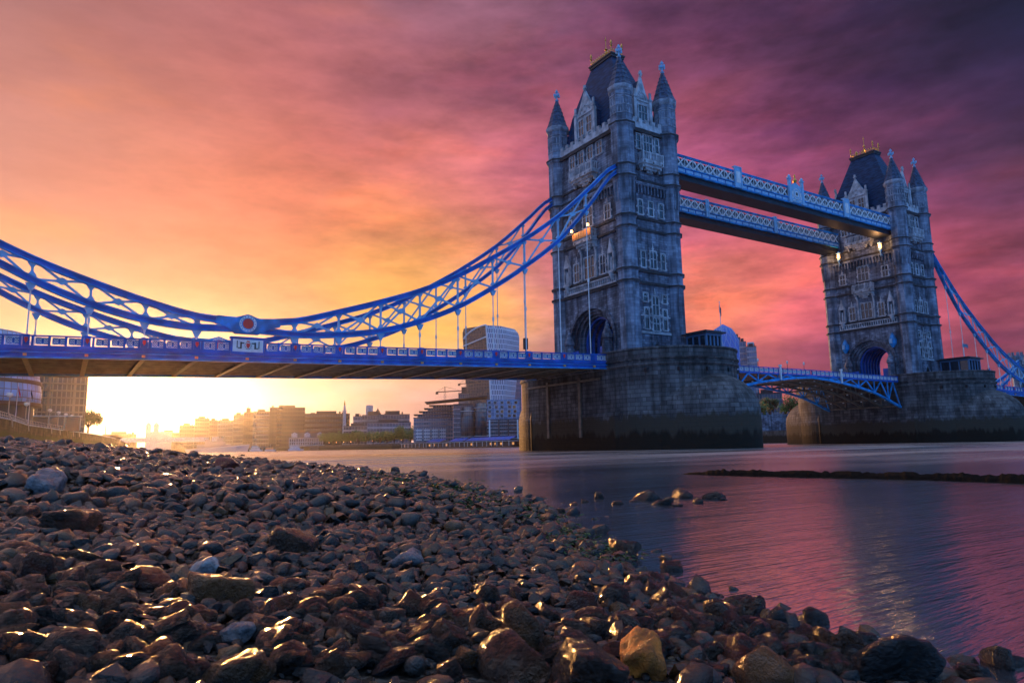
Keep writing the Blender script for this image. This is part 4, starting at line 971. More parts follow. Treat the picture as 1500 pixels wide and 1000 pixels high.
for u, v, wp, colr, kd, sd, lab in FEAT:
    p = gpt(u, v+wp*.18); d = (p-CAM).dot(_fw); size = wp*.6*d/FPX
    o = stone_obj((p.x, p.y, p.z+size*.28), size, colr, kd, sd, sub=4 if wp > 50 else 3, tilt=.22); tag(o, lab, 'stone'); feat_px.append((u, v, lab, (p.x, p.y), size))
# scattered cobbles
def scatter():
    r = np.random.RandomState(3); cand = []
    for (d0, d1, n, s0, s1, pw) in ((.5, 3.2, 3600, .014, .085, 2.4), (3.2, 6.5, 7000, .018, .09, 2.4), (6.5, 18, 17000, .026, .13, 2.8), (18, 48, 19000, .045, .22, 2.8), (48, 150, 8000, .10, .34, 2.4)):
        a0, a1 = R(-6), R(72)
        d = np.sqrt(r.uniform(d0**2, d1**2, n*4)); a = r.uniform(a0, a1, n*4); x = d*np.sin(a); y = d*np.cos(a); s = np.interp(y, SH_Y, SH_X)-x
        ok = (s > -.04-.01*d) | ((s > -.25-.05*d) & (r.rand(len(s)) < .06)); x, y, s = x[ok][:n], y[ok][:n], s[ok][:n]
        sz = s0+(s1-s0)*r.rand(len(x))**pw
        sz *= np.where(s < .5+.02*np.hypot(x, y), 1.15, 1)
        for q in zip(x, y, s, sz): cand.append(q)
    a = np.array(cand); return a, r
ST, rr_ = scatter()
# a few loose ones off the water line, in the shallows
ext = []
for u, v, s in ((525, 696, .12), (548, 697, .08), (520, 699, .07), (655, 712, .1), (560, 697, .1), (640, 704, .06), (845, 776, .07), (860, 790, .08), (872, 760, .08), (890, 756, .07), (880, 792, .05), (815, 762, .14), (800, 757, .12), (780, 752, .12), (1000, 838, .05), (945, 812, .04), (1090, 900, .04), (1150, 915, .05), (1215, 934, .05), (1275, 930, .07)):
    p = atz(u, v, 0); ext.append((p.x-CAM.x, p.y-CAM.y, -.1, s))
ST = np.concatenate([ST, np.array(ext)])
gz = np.maximum(ground(ST[:, 0], ST[:, 1]), -.03); rng = np.random.RandomState(9)
zz = gz+ST[:, 3]*rng.uniform(.05, .55, len(ST)); 
cn = list(PAL); ci = rng.choice(len(cn), len(ST), p=PALW)
P3 = np.stack([ST[:, 0]+CAM.x, ST[:, 1]+CAM.y, zz], 1)
rel = P3-np.array(CAM); D_ = rel@np.array(_fw); U_ = 750+FPX*(rel@np.array(_r2))/np.maximum(D_, .01); V_ = 500-FPX*(rel@np.array(_u2))/np.maximum(D_, .01)
app = FPX*ST[:, 3]/np.maximum(D_, .05); infr = (D_ > .6) & (U_ > -60) & (U_ < 1560) & (V_ < 1060)
# keep clear of the featured stones
for u, v, lab, (fx, fy), size in feat_px:
    dd = np.hypot(P3[:, 0]-fx, P3[:, 1]-fy); infr &= ~((dd < size*.85) & (ST[:, 3] > size*.25)) 
    toward = np.array([CAM.x-fx, CAM.y-fy]); toward /= np.linalg.norm(toward)
    q = (P3[:, :2]-np.array([fx, fy])); al = q@toward; pe = np.abs(q[:, 0]*toward[1]-q[:, 1]*toward[0])
    infr &= ~((al > 0) & (al < size*2.2) & (pe < size*.8) & (ST[:, 3] > size*.35))
keep = np.where(infr & (D_ > .95))[0]
inside = keep[(U_[keep] > 5) & (U_[keep] < 1495) & (V_[keep] < 990)]
big = inside[np.argsort(-app[inside])][:270]; bigset = set(big.tolist())
# merged field of all the smaller cobbles
def field():
    Vs = []; Fs = []; Cs = []; off = 0; r = np.random.RandomState(21)
    protos = {1: [stone_shape(100+i, 1, ('round', 'angular')[i % 2]) for i in range(14)], 2: [stone_shape(200+i, 2, ('round', 'angular', 'round', 'block')[i % 4]) for i in range(20)]}
    hulls = [hull_shape(700+i, 14+i % 5*4) for i in range(26)]; SMO = []
    for i in keep:
        if i in bigset: continue
        sub = 2 if app[i] > 8 else 1; flat = r.rand() < .62; pr, f = hulls[r.randint(26)] if flat else protos[sub][r.randint(len(protos[sub]))]; SMO.append(np.full(len(f), not flat))
        v = (pr*ST[i, 3])@rotm(r, .4).T+P3[i]; Vs.append(v); Fs.append(f+off); off += len(v)
        c = np.array(PAL[cn[ci[i]]])*r.uniform(.4, 1.9); Cs.append(np.tile(np.append(c, 1), (len(v), 1)))
    V = np.concatenate(Vs); F = np.concatenate(Fs); Cc = np.concatenate(Cs)
    me = bpy.data.meshes.new('pebbles'); me.vertices.add(len(V)); me.vertices.foreach_set('co', V.ravel()); me.loops.add(F.size); me.loops.foreach_set('vertex_index', F.ravel().astype(np.int32))
    me.polygons.add(len(F)); me.polygons.foreach_set('loop_start', np.arange(0, F.size, 3, dtype=np.int32)); me.polygons.foreach_set('loop_total', np.full(len(F), 3, np.int32)); me.update(calc_edges=True)
    me.polygons.foreach_set('use_smooth', np.concatenate(SMO)); at_ = me.color_attributes.new('col', 'FLOAT_COLOR', 'POINT'); at_.data.foreach_set('color', Cc.ravel())
    me.materials.append(M['cobble']); o = bpy.data.objects.new('pebbles', me); C.objects.link(o)
    tag(o, 'countless small wet pebbles covering the beach', 'pebbles', kind='stuff')
field()
ordn = ['nearest', 'second nearest', 'third nearest', 'fourth nearest', 'fifth nearest', 'sixth nearest', 'seventh nearest', 'eighth nearest', 'ninth nearest', 'tenth nearest', 'eleventh nearest', 'twelfth nearest', 'thirteenth nearest', 'fourteenth nearest']
SHORT = {11: 'bright white stone', 12: 'big square brown stone', 14: 'square brown stone alone mid beach', 15: 'orange brick block', 16: 'large pointed boulder', 19: 'orange-faced bottom-edge stone', 21: 'large tan bottom-edge stone', 22: 'red-brown pale-nosed stone', 23: 'pale angular mid-beach stone', 24: 'pale pitted slab', 25: 'long dark rough slab', 27: 'black bottom-right corner rock', 28: 'big black wet rock', 29: 'rock alone in the water', 30: 'flat dark shallows rock', 32: 'black upright waterline rock', 33: 'dull red high-beach stone', 34: 'tan boulder on the left edge', 20: 'grey rounded water-edge stone', 38: 'dark leaning stone'}
lm = [(u, v, SHORT[sd]) for u, v, wp, colr, kd, sd, lab in FEAT if sd in SHORT]
cells = {}
for i in big:
    u, v = U_[i], V_[i]; b_ = min(lm, key=lambda q: (q[0]-u)**2+(q[1]-v)**2); dx, dy = u-b_[0], v-b_[1]
    side = ('right of' if dx > 0 else 'left of') if abs(dx) > abs(dy) else ('below' if dy > 0 else 'above')
    cells.setdefault((b_[2], side), []).append((math.hypot(dx, dy), i))
for (nm, side), l in cells.items():
    l.sort()
    for rank, (dist, i) in enumerate(l):
        kd = ('round', 'angular', 'round', 'angular', 'block')[int(i) % 5]; cl = cn[ci[i]]
        if ST[i, 3] > .16 and cl == 'tan': cl = 'brown'
        o = stone_obj(tuple(P3[i]), ST[i, 3], cl, kd, 300+int(i) % 17, sub=3)
        word = {'round': 'rounded', 'angular': 'angular', 'block': 'blocky'}[kd]
        where = ordn[rank] if rank < len(ordn) else 'number %d out' % (rank+1)
        tag(o, f'{cl} {word} stone, {where} {side} the {nm}', 'stone', 'larger stones strewn on the beach')
# green weed on the lower beach
def weed(name, pts, n, spread, label, size=.05, col=(.06, .12, .015)):
    r = random.Random(5); m = MB(); wm = vary(mat('green_weed', col, .6), 8, .3)
    for _ in range(n):
        u, v = r.choice(pts); p = gpt(u+r.gauss(0, spread), v+r.gauss(0, spread*.22)); s = size*(p-CAM).length/12*r.uniform(.5, 1.5); h = r.uniform(.0, .5)*s
        a = r.uniform(0, 6.28); q = Vector((math.cos(a), math.sin(a), r.uniform(-.3, .3))); t = Vector((-math.sin(a), math.cos(a), 0)); b_ = p+Vector((0, 0, .06+h*1.6))
        k_ = m.add([b_-q*s-t*s*.3, b_-t*s*.35+Vector((0, 0, s*.3)), b_+q*s, b_+t*s*.35+Vector((0, 0, s*.2))]); m.face((k_, k_+1, k_+2, k_+3))
    tag(m.build(name, wm), label, 'weed', kind='stuff')
weed('green_weed', [(640, 718), (600, 712), (680, 730), (720, 742), (760, 752), (790, 768), (820, 790), (705, 738), (660, 722), (835, 800), (560, 706), (870, 815), (900, 830), (620, 725), (690, 750)], 1500, 24, 'bright green weed matted over the stones at the water line')
# ------------------------------------------------------------------ mud bar and rocks in the river
def bar():
    m = MB(); r = random.Random(3); m.smooth = True; pts = [(1000, 694), (1060, 695), (1150, 697), (1260, 699), (1380, 702), (1500, 706), (1600, 709)]
    P = [atz(u, v, 0) for u, v in pts]; rows = []; N_ = 160
    for i in range(N_+1):
        t = i/N_*(len(P)-1); j = min(int(t), len(P)-2); p = P[j].lerp(P[j+1], t-j); d = Vector((p.x-CAM.x, p.y-CAM.y, 0)).normalized(); env = min(1, i/26)
        h = env*(.10+.04*r.random()+.015*math.sin(i*.35)); w_ = .35+.3*env+.1*r.random()
        rows.append(m.add([p-d*w_+Vector((0, 0, -.05)), p-d*w_*.55+Vector((0, 0, h*.6)), p+Vector((0, 0, h+.03*r.random())), p+d*w_*.6+Vector((0, 0, h*.65)), p+d*w_*1.3+Vector((0, 0, -.05))]))
    for a, b in zip(rows, rows[1:]):
        for i in range(4): m.face((a+i, b+i, b+i+1, a+i+1))
    tag(m.build('mud_bar', vary(mat('weedy_mud', (.012, .008, .005), .95, spec=.05), 6, .3, bump=.6, bsc=25)), 'long low dark mud bar breaking the water surface on the right', 'mud bar', kind='structure')
bar()
for i, (u, v, wp, lab) in enumerate(((878, 724, 18, 'tall dark rock leftmost in the row of river rocks'), (950, 726, 36, 'biggest humped rock in the row of river rocks'), (975, 732, 30, 'low dark rock just right of the biggest river rock'), (1000, 722, 36, 'long pale-topped rock in the row of river rocks'), (1045, 724, 26, 'rightmost rock in the row of river rocks'),
        (905, 732, 14, 'small pale stone between the leftmost and biggest river rocks'), (858, 729, 14, 'tiny rock just left of the tall dark river rock'), (1022, 730, 16, 'small low rock left of the rightmost river rock'), (990, 735, 14, 'tiny rock in front of the long pale-topped river rock'), (930, 728, 20, 'dark rock touching the left side of the biggest river rock'), (962, 733, 18, 'dark rock in front of the biggest river rock'), (840, 733, 16, 'leftmost rock of all the river rocks'), (1062, 726, 12, 'tiny dark rock at the right end of the river rocks'))):
    p = atz(u, v+6, 0); d = (p-CAM).dot(_fw); s = wp*.64*d/FPX
    o = stone_obj((p.x, p.y, 0), s, ('black', 'black', 'black', 'dark grey', 'black', 'grey', 'brown', 'black', 'dark grey', 'black', 'black', 'dark grey', 'black')[i], 'angular' if i else 'block', 60+i, tilt=.15, name='river_rock')
    o.scale = (s*.6, s*.6, s*1.3) if i == 0 else (s*1.1, s, s*.72)
    tag(o, lab, 'rock', 'rocks in a row in the river')
# ------------------------------------------------------------------ things on the pier tops
M['cabin_paint'] = mat('cabin_blue_grey', (.09, .19, .34), .5)
def cabin(X, Y, w_, d_, h, label, lit=False):
    t = thing('control_cabin', label, 'cabin', (X, Y, 13.02), group='cabins on the bridge piers')
    m = MB(); m.box(-w_/2, w_/2, -d_/2, d_/2, 0, 1.0); m.box(-w_/2, w_/2, -d_/2, d_/2, h-.5, h-.1)
    for sx in (-1, 1):
        for i in range(4): y = -d_/2+.15+(d_-.3)*i/3; m.box(sx*w_/2-.15 if sx > 0 else -w_/2, sx*w_/2 if sx > 0 else -w_/2+.15, y-.12, y+.12, 1.0, h-.5)
    for sy in (-1, 1):
        for i in range(5): x = -w_/2+.15+(w_-.3)*i/4; m.box(x-.12, x+.12, sy*d_/2-.15 if sy > 0 else -d_/2, sy*d_/2 if sy > 0 else -d_/2+.15, 1.0, h-.5)
    m.build('wall', M['cabin_paint'], t)
    m = MB(); m.box(-w_/2-.5, w_/2+.5, -d_/2-.5, d_/2+.5, h-.1, h+.15); m.box(-w_/2, w_/2, -d_/2, d_/2, h+.15, h+.35); m.build('roof', M['lead'], t)
    m = MB(); m.box(-w_/2+.2, w_/2-.2, -d_/2+.2, d_/2-.2, 1.0, h-.5); m.build('window', M['glass'], t)
M['cabinlit'] = mat('lit_cabin_glass', (.06, .05, .03), .2, emis=(1, .6, .25), es=.05)
cabin(6.5, -13.2, 3.6, 4.2, 5.0, 'grey flat-roofed control cabin on the near pier, right of the near tower')
cabin(DX+5.6, -13.6, 5.2, 6.0, 5.0, 'low flat-roofed cabin on the far pier, right of the far tower', True)
def rail(X0, a0, a1, label):
    t = thing('pier_railing', label, 'railing', (X0, 0, 0), group='blue railings on the piers'); m = MB(); pts = []
    n = 26
    for i in range(n+1):
        a = R(a0+(a1-a0)*i/n); p = (9.9*math.cos(a), -11+9.9*math.sin(a)); pts.append(p); m.box(p[0]-.05, p[0]+.05, p[1]-.05, p[1]+.05, 13.1, 15.3)
    for p, q in zip(pts, pts[1:]):
        for z in (15.3, 14.9): m.beam((*p, z), (*q, z), .08, .08)
    m.build('rail', M['blue'], t)
rail(0, -40, 20, 'blue railing round the cabin on the near pier'); rail(DX, -75, 20, 'blue railing round the cabin on the far pier')
def lamp_post(x, y, z, label, h=3.6, lit=True, group='blue lamp posts on the piers'):
    t = thing('lamp_post', label, 'lamp post', (x, y, z), group=group)
    m = MB(); m.lathe([(.32, 0), (.32, .5), (.16, .7), (.12, h-.6), (.3, h-.4), (.1, h-.2)], 8); m.build('post', M['blue'], t)
    m = MB(); m.lathe([(.2, h-.15), (.34, h+.25), (.28, h+.55)], 6); m.build('lamp_glass', M['lampglow'] if lit else M['sky_paint'], t)
    m = MB(); m.lathe([(.36, h+.55), (.1, h+.85), (.04, h+1.1)], 6); m.build('lamp_cap', M['blue'], t)
lamp_post(7.3, -9.8, 13.02, 'blue lamp post at the right foot of the near tower'); lamp_post(DX+7.3, -11.5, 13.02, 'blue lamp post at the right foot of the far tower', 4.4, False)
def flagpole(x, y, z, h, fw_, fh, col, label, droop=False):
    t = thing('flagpole', label, 'flagpole', (x, y, z), group='flagpoles')
    m = MB(); m.tube([(0, 0, 0), (0, 0, h)], [.09, .04]); m.lathe([(.02, h), (.12, h+.12), (.02, h+.25)], 6); m.build('pole', M['white'], t)
    m = MB(); n = 8; rows = []
    for i in range(n+1):
        a = i/n; x_ = fw_*a*(.25 if droop else 1); rows.append([(x_, .14*math.sin(a*7), h-.2-fh*.35*a-(fw_*a*.7 if droop else 0)), (x_, .14*math.sin(a*7+1), h-.2-fh-fh*.3*a-(fw_*a*.7 if droop else 0))])
    ks = [m.add(r_+[(r_[1][0], r_[1][1]+.03, r_[1][2]), (r_[0][0], r_[0][1]+.03, r_[0][2])]) for r_ in rows]
    for a, b in zip(ks, ks[1:]):
        for i in range(4): j = (i+1) % 4; m.face((a+i, b+i, b+j, a+j))
    m.build('flag', mat('flag_cloth', col, .8), t)
flagpole(9.2, -14.5, 13.0, 10.2, 1.0, 1.2, (.04, .03, .06), 'tall flagpole with a drooping dark flag on the near pier', True)
flagpole(DX+3.5, -15.5, 13.0, 8.6, 2.6, .8, (.12, .2, .3), 'flagpole with a grey-blue pennant beside the far tower')
for i, (x, y, lab) in enumerate(((9.0, -15.5, 'white mast of the far pier railing, leftmost of three'), (9.2, -12.5, 'white mast of the far pier railing, middle one of three'), (9.0, -9.5, 'white mast of the far pier railing, rightmost of three'))):
    o = MB().tube([(0, 0, 0), (0, 0, 5.0)], [.08, .05]).lathe([(.05, 5), (.2, 5.15), (.05, 5.3)], 6).build('mast', M['white'], loc=(DX+x, y, 13.0)); tag(o, lab, 'mast', 'white masts on the far pier')
# ------------------------------------------------------------------ vegetation
M['bark'] = vary(mat('bark', (.06, .045, .03), .9), 2, .3)
def leaf_mat(name, c): return vary(mat(name, c, .65), .35, .3, col2=tuple(x*.45 for x in c))
M['leaf'] = leaf_mat('leaves', (.10, .19, .03)); M['leaf_dark'] = leaf_mat('dark_leaves', (.06, .10, .02)); M['leaf_warm'] = leaf_mat('warm_leaves', (.14, .09, .05))
def tree(loc, h, rad, label, cat='tree', n=900, leaf=.45, mt='leaf', group=None, seed=1, name='tree', trunk=.38):
    r = random.Random(seed); t = thing(name, label, cat, loc, group=group)
    m = MB(); m.tube([(0, 0, 0), (0.1, 0, h*trunk), (0, .1, h*.75)], [rad*.09, rad*.06, rad*.02], 6)
    cl = []
    for i in range(11):
        a = r.uniform(0, 6.28); el = r.uniform(-.3, 1); rr = rad*r.uniform(.35, .75); c = Vector((rr*math.cos(a), rr*math.sin(a), h*(trunk+.27)+el*h*.26)); cl.append((c, rad*r.uniform(.32, .55)))
        m.tube([(0, 0, h*trunk*.85), tuple(c*.6+Vector((0, 0, h*.15))), tuple(c)], [rad*.035, rad*.025, rad*.01], 4)
    m.build('trunk', M['bark'], t)
    f = MB()
    for i in range(n):
        c, s = r.choice(cl); d = Vector((r.gauss(0, 1), r.gauss(0, 1), r.gauss(0, .8))).normalized()*s*r.uniform(.55, 1.08); p = c+d
        a = Vector((r.gauss(0, 1), r.gauss(0, 1), r.gauss(0, 1))).normalized()*leaf*r.uniform(.5, 1.3); b = a.orthogonal().normalized()*leaf*r.uniform(.3, .6)
        k = f.add([p-a, p-b, p+a, p+b]); f.face((k, k+1, k+2, k+3))
    f.build('crown', M[mt], t); return t
tree((DX+4.5, -19.0, 13.0), 2.6, 1.7, 'blossoming bush on the far pier behind the railing', 'bush', 500, .16, 'leaf_warm', 'bushes on the far pier', 3, 'bush', .1)
tree((DX+6.8, -18.0, 13.0), 2.2, 1.6, 'green bush on the far pier, right of the blossoming one', 'bush', 500, .16, 'leaf', 'bushes on the far pier', 4, 'bush', .1)
# ------------------------------------------------------------------ far banks
def poly_wall(name, pts, z0, z1, th, mt, label, cat, kind=None):
    m = MB()
    for a, b in zip(pts, pts[1:]):
        a, b = Vector((a.x, a.y, 0)), Vector((b.x, b.y, 0)); d = (b-a).normalized(); nn = Vector((-d.y, d.x, 0))*th/2
        k = m.add([v+Vector((0, 0, z)) for z in (z0, z1) for v in (a-nn, b-nn, b+nn, a+nn)])
        for f in ((3, 2, 1, 0), (4, 5, 6, 7), (0, 1, 5, 4), (1, 2, 6, 5), (2, 3, 7, 6), (3, 0, 4, 7)): m.face([k+i for i in f])
    return tag(m.build(name, mt), label, cat, kind=kind)
M['quay'] = masonry('quay_wall_stone', (.12, .11, .10), (.08, .075, .07), (.03, .03, .03), 2.2, .8, tide=((3.0, 4.5, (.02, .018, .012)),), bump=.4)
M['land'] = vary(mat('city_ground', (.06, .06, .055), .9), .1, .3)
bank = [at(800, 640, 430), at(750, 640, 478), at(690, 640, 525), at(607, 640, 615), at(520, 640, 754), at(440, 640, 930), at(360, 640, 1080), at(290, 640, 1220), at(200, 640, 1400), at(120, 640, 1500)]
right_bank = [Vector((182, -260, 0)), Vector((182, 60, 0)), Vector((181, 200, 0))]
poly_wall('quay_wall', right_bank[:]+bank, -1, 5.4, 1.2, M['quay'], 'dark stone quay wall along the whole far bank', 'quay wall')
def land():
    m = MB(); P = right_bank+bank; P = [Vector((p.x, p.y, 5.2)) for p in P]
    far = [Vector((4000, p.y*3, 5.2)) if i < 4 else Vector((CAM.x+(p.x-CAM.x)*6, CAM.y+(p.y-CAM.y)*6, 5.2)) for i, p in enumerate(P)]
    for i in range(len(P)-1):
        k = m.add([P[i], far[i], far[i+1], P[i+1]]); m.face((k, k+1, k+2, k+3))
    tag(m.build('north_ground', M['land']), 'built-up ground of the far bank', 'ground', kind='structure')
land()
sw = [Vector((CAM.x-33, CAM.y+45, 0)), Vector((CAM.x-22, CAM.y+90, 0)), at(9, 640, 182), at(35, 640, 215), at(70, 640, 243), at(94, 640, 268), at(112, 640, 286), at(140, 640, 330), at(165, 640, 400), at(180, 640, 520), at(190, 640, 700)]
M['green_wall'] = masonry('weedy_river_wall', (.16, .12, .06), (.10, .09, .04), (.04, .04, .02), 1.8, .6, tide=((5.5, 6.8, (.06, .075, .012)),), bump=.4)
poly_wall('river_wall', sw, -1, 8.2, .9, M['green_wall'], 'weed-covered embankment wall at the left, topped by a pale coping', 'river wall')
cp = MB()
for a, b in zip(sw, sw[1:]): cp.beam((a.x, a.y, 8.35), (b.x, b.y, 8.35), 1.3, .28)
tag(cp.build('wall_coping', M['pale']), 'pale stone coping along the top of the left embankment wall', 'coping')
m = MB(); P = [Vector((p.x, p.y, 8.1)) for p in sw]
for a, b in zip(P, P[1:]): k = m.add([a, b, b+Vector((-900, 60, 0)), a+Vector((-900, 0, 0))]); m.face((k, k+1, k+2, k+3))
tag(m.build('river_walk', vary(mat('paving', (.2, .18, .16), .8), .5, .2)), 'paved riverside walk behind the left embankment wall', 'pavement', kind='structure')
# riverside lamps on the left embankment
for i, (u, dd) in enumerate(((9, 180), (35, 212), (70, 241), (83, 254), (94, 266), (103, 276), (112, 285))):
    p = at(u, 640, dd); t = thing('riverside_lamp', f"globe-topped riverside lamp on the left embankment, {['first','second','third','fourth','fifth','sixth','seventh'][i]} from the left", 'street lamp', (p.x, p.y, 8.3), group='lamps along the left embankment')
    m = MB(); m.tube([(.9, 0, -1.6), (.75, 0, -.2), (.2, 0, .9), (0, 0, 1.6), (0, 0, 4.6)], [.14, .14, .13, .12, .09], 6); m.build('post', M['lampsteel'] if 'lampsteel' in M else M.setdefault('lampsteel', mat('lamp_steel', (.45, .38, .3), .35, .6)), t)
    m = MB(); m.smooth = True; m.lathe([(.1, 4.5), (.5, 4.85), (.62, 5.15), (.45, 5.45), (.05, 5.55)], 12); m.build('globe', M.get('globe') or M.setdefault('globe', mat('lamp_globe', (.8, .72, .6), .2)), t)
for i, (u0, u1, d0, d1) in enumerate(((-40, 9, 150, 180), (9, 35, 180, 212), (35, 70, 212, 241), (70, 112, 241, 285))):
    a, b = at(u0, 640, d0), at(u1, 640, d1); t = thing('walk_railing', ['river walk railing at the left picture edge', 'river walk railing between the first and second lamps', 'river walk railing between the second and third lamps', 'river walk railing beyond the third lamp'][i], 'railing', (0, 0, 0), group='railings of the river walk')
    m = MB()
    for z in (8.9, 9.5): m.beam((a.x, a.y, z), (b.x, b.y, z), .07, .07)
    for q in range(16): p = a.lerp(b, q/15); m.box(p.x-.05, p.x+.05, p.y-.05, p.y+.05, 8.3, 9.55)
    m.build('rail', M['lampsteel'], t)
# --- the leaning glass egg of the city hall and its neighbour
M['hall_glass'] = panes('hall_glass', (.30, .55, .95), (.16, .14, .14), 2.2, 1.9, .12, .3)
M['bronze'] = vary(mat('bronze_band', (.10, .05, .03), .5), .4, .2)
def hall():
    p = at(-58, 620, 232); t = thing('glass_city_hall', 'rounded glass building with brown bands at the left edge, leaning away', 'building', (p.x, p.y, 8.0))
    prof = [(20.0, 0), (21.5, 4.5)]
    m = MB(); m.smooth = True; rr = lambda z: 18.3*math.sqrt(max(.02, 1-((z-8)/38)**2)) if z > 8 else 18.0-((8-z)/8)*.8
    def ring(z): return rr(z), -z*.13
    def body(z0, z1, off, mt, nm):
        m = MB(); m.smooth = True; rows = []
        for i in range(7):
            z = z0+(z1-z0)*i/6; r_, ox = ring(z); rows.append(m.add([(ox+(r_+off)*math.cos(2*math.pi*k/64), (r_+off)*math.sin(2*math.pi*k/64), z) for k in range(64)]))
        for a, b in zip(rows, rows[1:]):
            for k in range(64): j = (k+1) % 64; m.face((a+k, a+j, b+j, b+k))
        m.face([rows[0]+k for k in range(64)][::-1]); m.face([rows[-1]+k for k in range(64)])
        o = m.build(nm, mt, t)
        # unwrap around the ring so that the panes follow the curve
        uv = o.data.uv_layers['uv'].data
        for pl in o.data.polygons:
            for li in pl.loop_indices:
                c = o.data.vertices[o.data.loops[li].vertex_index].co; a = math.atan2(c.y, c.x); a = a+6.283 if a < -2.6 else a; uv[li].uv = (a*22, c.z)
    body(6.2, 25, 0, M['hall_glass'], 'glazing')
    for z in (5.6, 11.4, 17.2): body(z, z+.9, .35, M['bronze'], 'floor_band')
    m = MB(); m.lathe([(15.5, 0), (15.5, 5.6)], 40); m.build('recessed_base', M['dark'], t)
hall()
def facing(u0, u1, vt, dist, depth, name, label, cat='building', zb=5.2, rot=0, group=None):
    um = (u0+u1)/2; p = at(um, 640, dist); d = ray(um, 640); az = math.atan2(d.x, d.y)
    w_ = (at(u1, 640, dist)-at(u0, 640, dist)).length; top = at(um, vt, dist).z-zb
    t = thing(name, label, cat, (p.x, p.y, zb), -az+rot, group); return t, w_, top
def office(u0, u1, vt, dist, label, wallc, floors, glass=(.03, .05, .08), depth=25, zb=5.2, slab=.35, name='office_building', cols=0, gap=.35, rough=.15, rot=0, roof=True, grp=None, pw=2.5):
    t, w_, H = facing(u0, u1, vt, dist, depth, name, label, zb=zb, rot=rot, group=grp)
    key = ('o', wallc); M.setdefault(key, vary(mat('facade_render', wallc, .75), .12, .2)); gk = ('g', glass, pw); M.setdefault(gk, panes('ribbon_glass', glass, tuple(x*.6 for x in wallc), pw, 60, .18, rough))
    m = MB(); m.box(-w_/2, w_/2, 0, depth, 0, H); m.build('wall', M[key], t)
    fh = H/floors
    for i in range(floors):
        z0 = fh*i+fh*gap*.8; z1 = fh*(i+1)-.1*fh
        m = MB(); m.box(-w_/2+.3, w_/2-.3, -.12, -.003, z0, z1); m.box(-w_/2-.12, -w_/2-.003, .4, depth-.4, z0, z1); m.box(w_/2+.003, w_/2+.12, .4, depth-.4, z0, z1); m.build('window_band', M[gk], t)
        if slab and i: m = MB(); m.box(-w_/2-.2, w_/2+.2, -slab-.2, -.14, fh*i-.2, fh*i+.25); m.build('floor_slab', M[key], t)
    for i in range(cols): x = -w_/2+w_*(i+.5)/cols; m = MB(); m.box(x-.35, x+.35, -.5, -.13, 0, H-.2); m.build('column', M[key], t)
    if roof: m = MB(); m.box(-w_/2-.3, w_/2+.3, -.5, depth+.3, H+.003, H+.6); m.box(-w_/4, w_/5, depth*.3, depth*.6, H+.6, H+fh*.7)
    if roof:
        q_ = random.Random(int(u0*7))
        for _ in range(5): x = q_.uniform(-.45, .4)*w_; ww = q_.uniform(.02, .10)*w_; y = q_.uniform(1, 8); m.box(x, x+ww, y, y+q_.uniform(2, 6), H+.6, H+q_.uniform(1.2, 4.2))
        m.build('roof', M['lead'], t)
    return t, w_, H
# left cluster
t, w_, H = office(48, 123, 520, 300, 'tall brown-glass office block with pale floor bands right of the glass egg', (.26, .19, .12), 11, (.07, .04, .02), 40, 8.1, .7, cols=2, pw=1.4, gap=.1)
m = MB(); 
c0 = at(88, 640, 262); t = thing('riverside_canopy', 'long low white canopy in front of the brown-glass office block', 'canopy', (c0.x, c0.y, 8.1), -R(-2))
m.box(-8, 5.5, -3, 5, 4.4, 4.7); m.build('roof', M['pale'], t); m = MB(); 
for x in (-7.6, -3.4, .8, 5): m.box(x-.2, x+.2, -2.6, -2.2, 0, 4.4)
m.build('column_row', M['lampsteel'], t)
m = MB(); m.box(-7.6, 5.2, 0, 4.6, 0, 4.3); m.build('dark_frontage', M['tealglass'] if 'tealglass' in M else M['glass'], t)
p = at(128, 640, 330); tree((p.x, p.y, 8.1), 9.5, 5.0, 'round dark tree standing at the end of the left river walk', n=1500, leaf=.5, mt='leaf_dark', seed=8)
for u, dd, col, lab in ((22, 205, (.5, .03, .06), 'riverside flagpole with a drooping red flag'), (41, 214, (.03, .03, .06), 'riverside flagpole with a drooping dark flag')):
    p = at(u, 620, dd); flagpole(p.x, p.y, 8.2, 9.5, 2.4, 1.2, col, lab, True)
# landing stage
t, w_, H = facing(152, 184, 638, 420, 14, 'landing_stage', 'timber landing stage with a roofed shelter at the end of the left embankment', 'pier', 0)
m = MB(); m.box(-w_/2, w_/2, 0, 14, 5.0, 5.8); m.build('platform', M['bronze'], t)
for i in range(6): x = -w_/2+w_*(i+.5)/6; m = MB(); m.tube([(x, 0, -1), (x, 0, 5)], .25); m.build('pile', M['bronze'], t)
m = MB(); m.box(-w_*.3, w_*.25, 2, 10, 5.8, 8.6); m.build('shelter_wall', M['soffit'], t)
m = MB(); m.box(-w_*.38, w_*.35, 1, 11, 8.6, 9.1); m.box(-w_*.2, w_*.15, 3, 9, 9.1, 10.4); m.build('shelter_roof', M['bronze'], t)
m = MB(); m.beam((w_*.2, 4, 9), (w_*.48, 4, 11.2), .25, .25); m.tube([(-w_*.44, 3, 5.8), (-w_*.44, 3, 17)], [.3, .12]); m.build('gangway_mast', M['soffit'], t)
# road bridge beyond
t, w_, H = facing(150, 330, 641, 860, 20, 'road_bridge', 'low flat road bridge crossing the river far upstream in the glare', 'bridge', 0)
m = MB(); m.box(-w_/2-40, w_/2, 0, 20, H-4.5, H-.5); m.build('bridge_deck', M['pale'], t); m = MB(); m.box(-w_/2-40, w_/2, -.5, -.003, H-1.8, H+.3); m.build('parapet', M['pale'], t)
for f in (-.6, -.25, .1, .42): m = MB(); m.box(w_*f-4, w_*f+4, 1, 19, -1, H-4.5); m.build('pier', M['quay'], t)
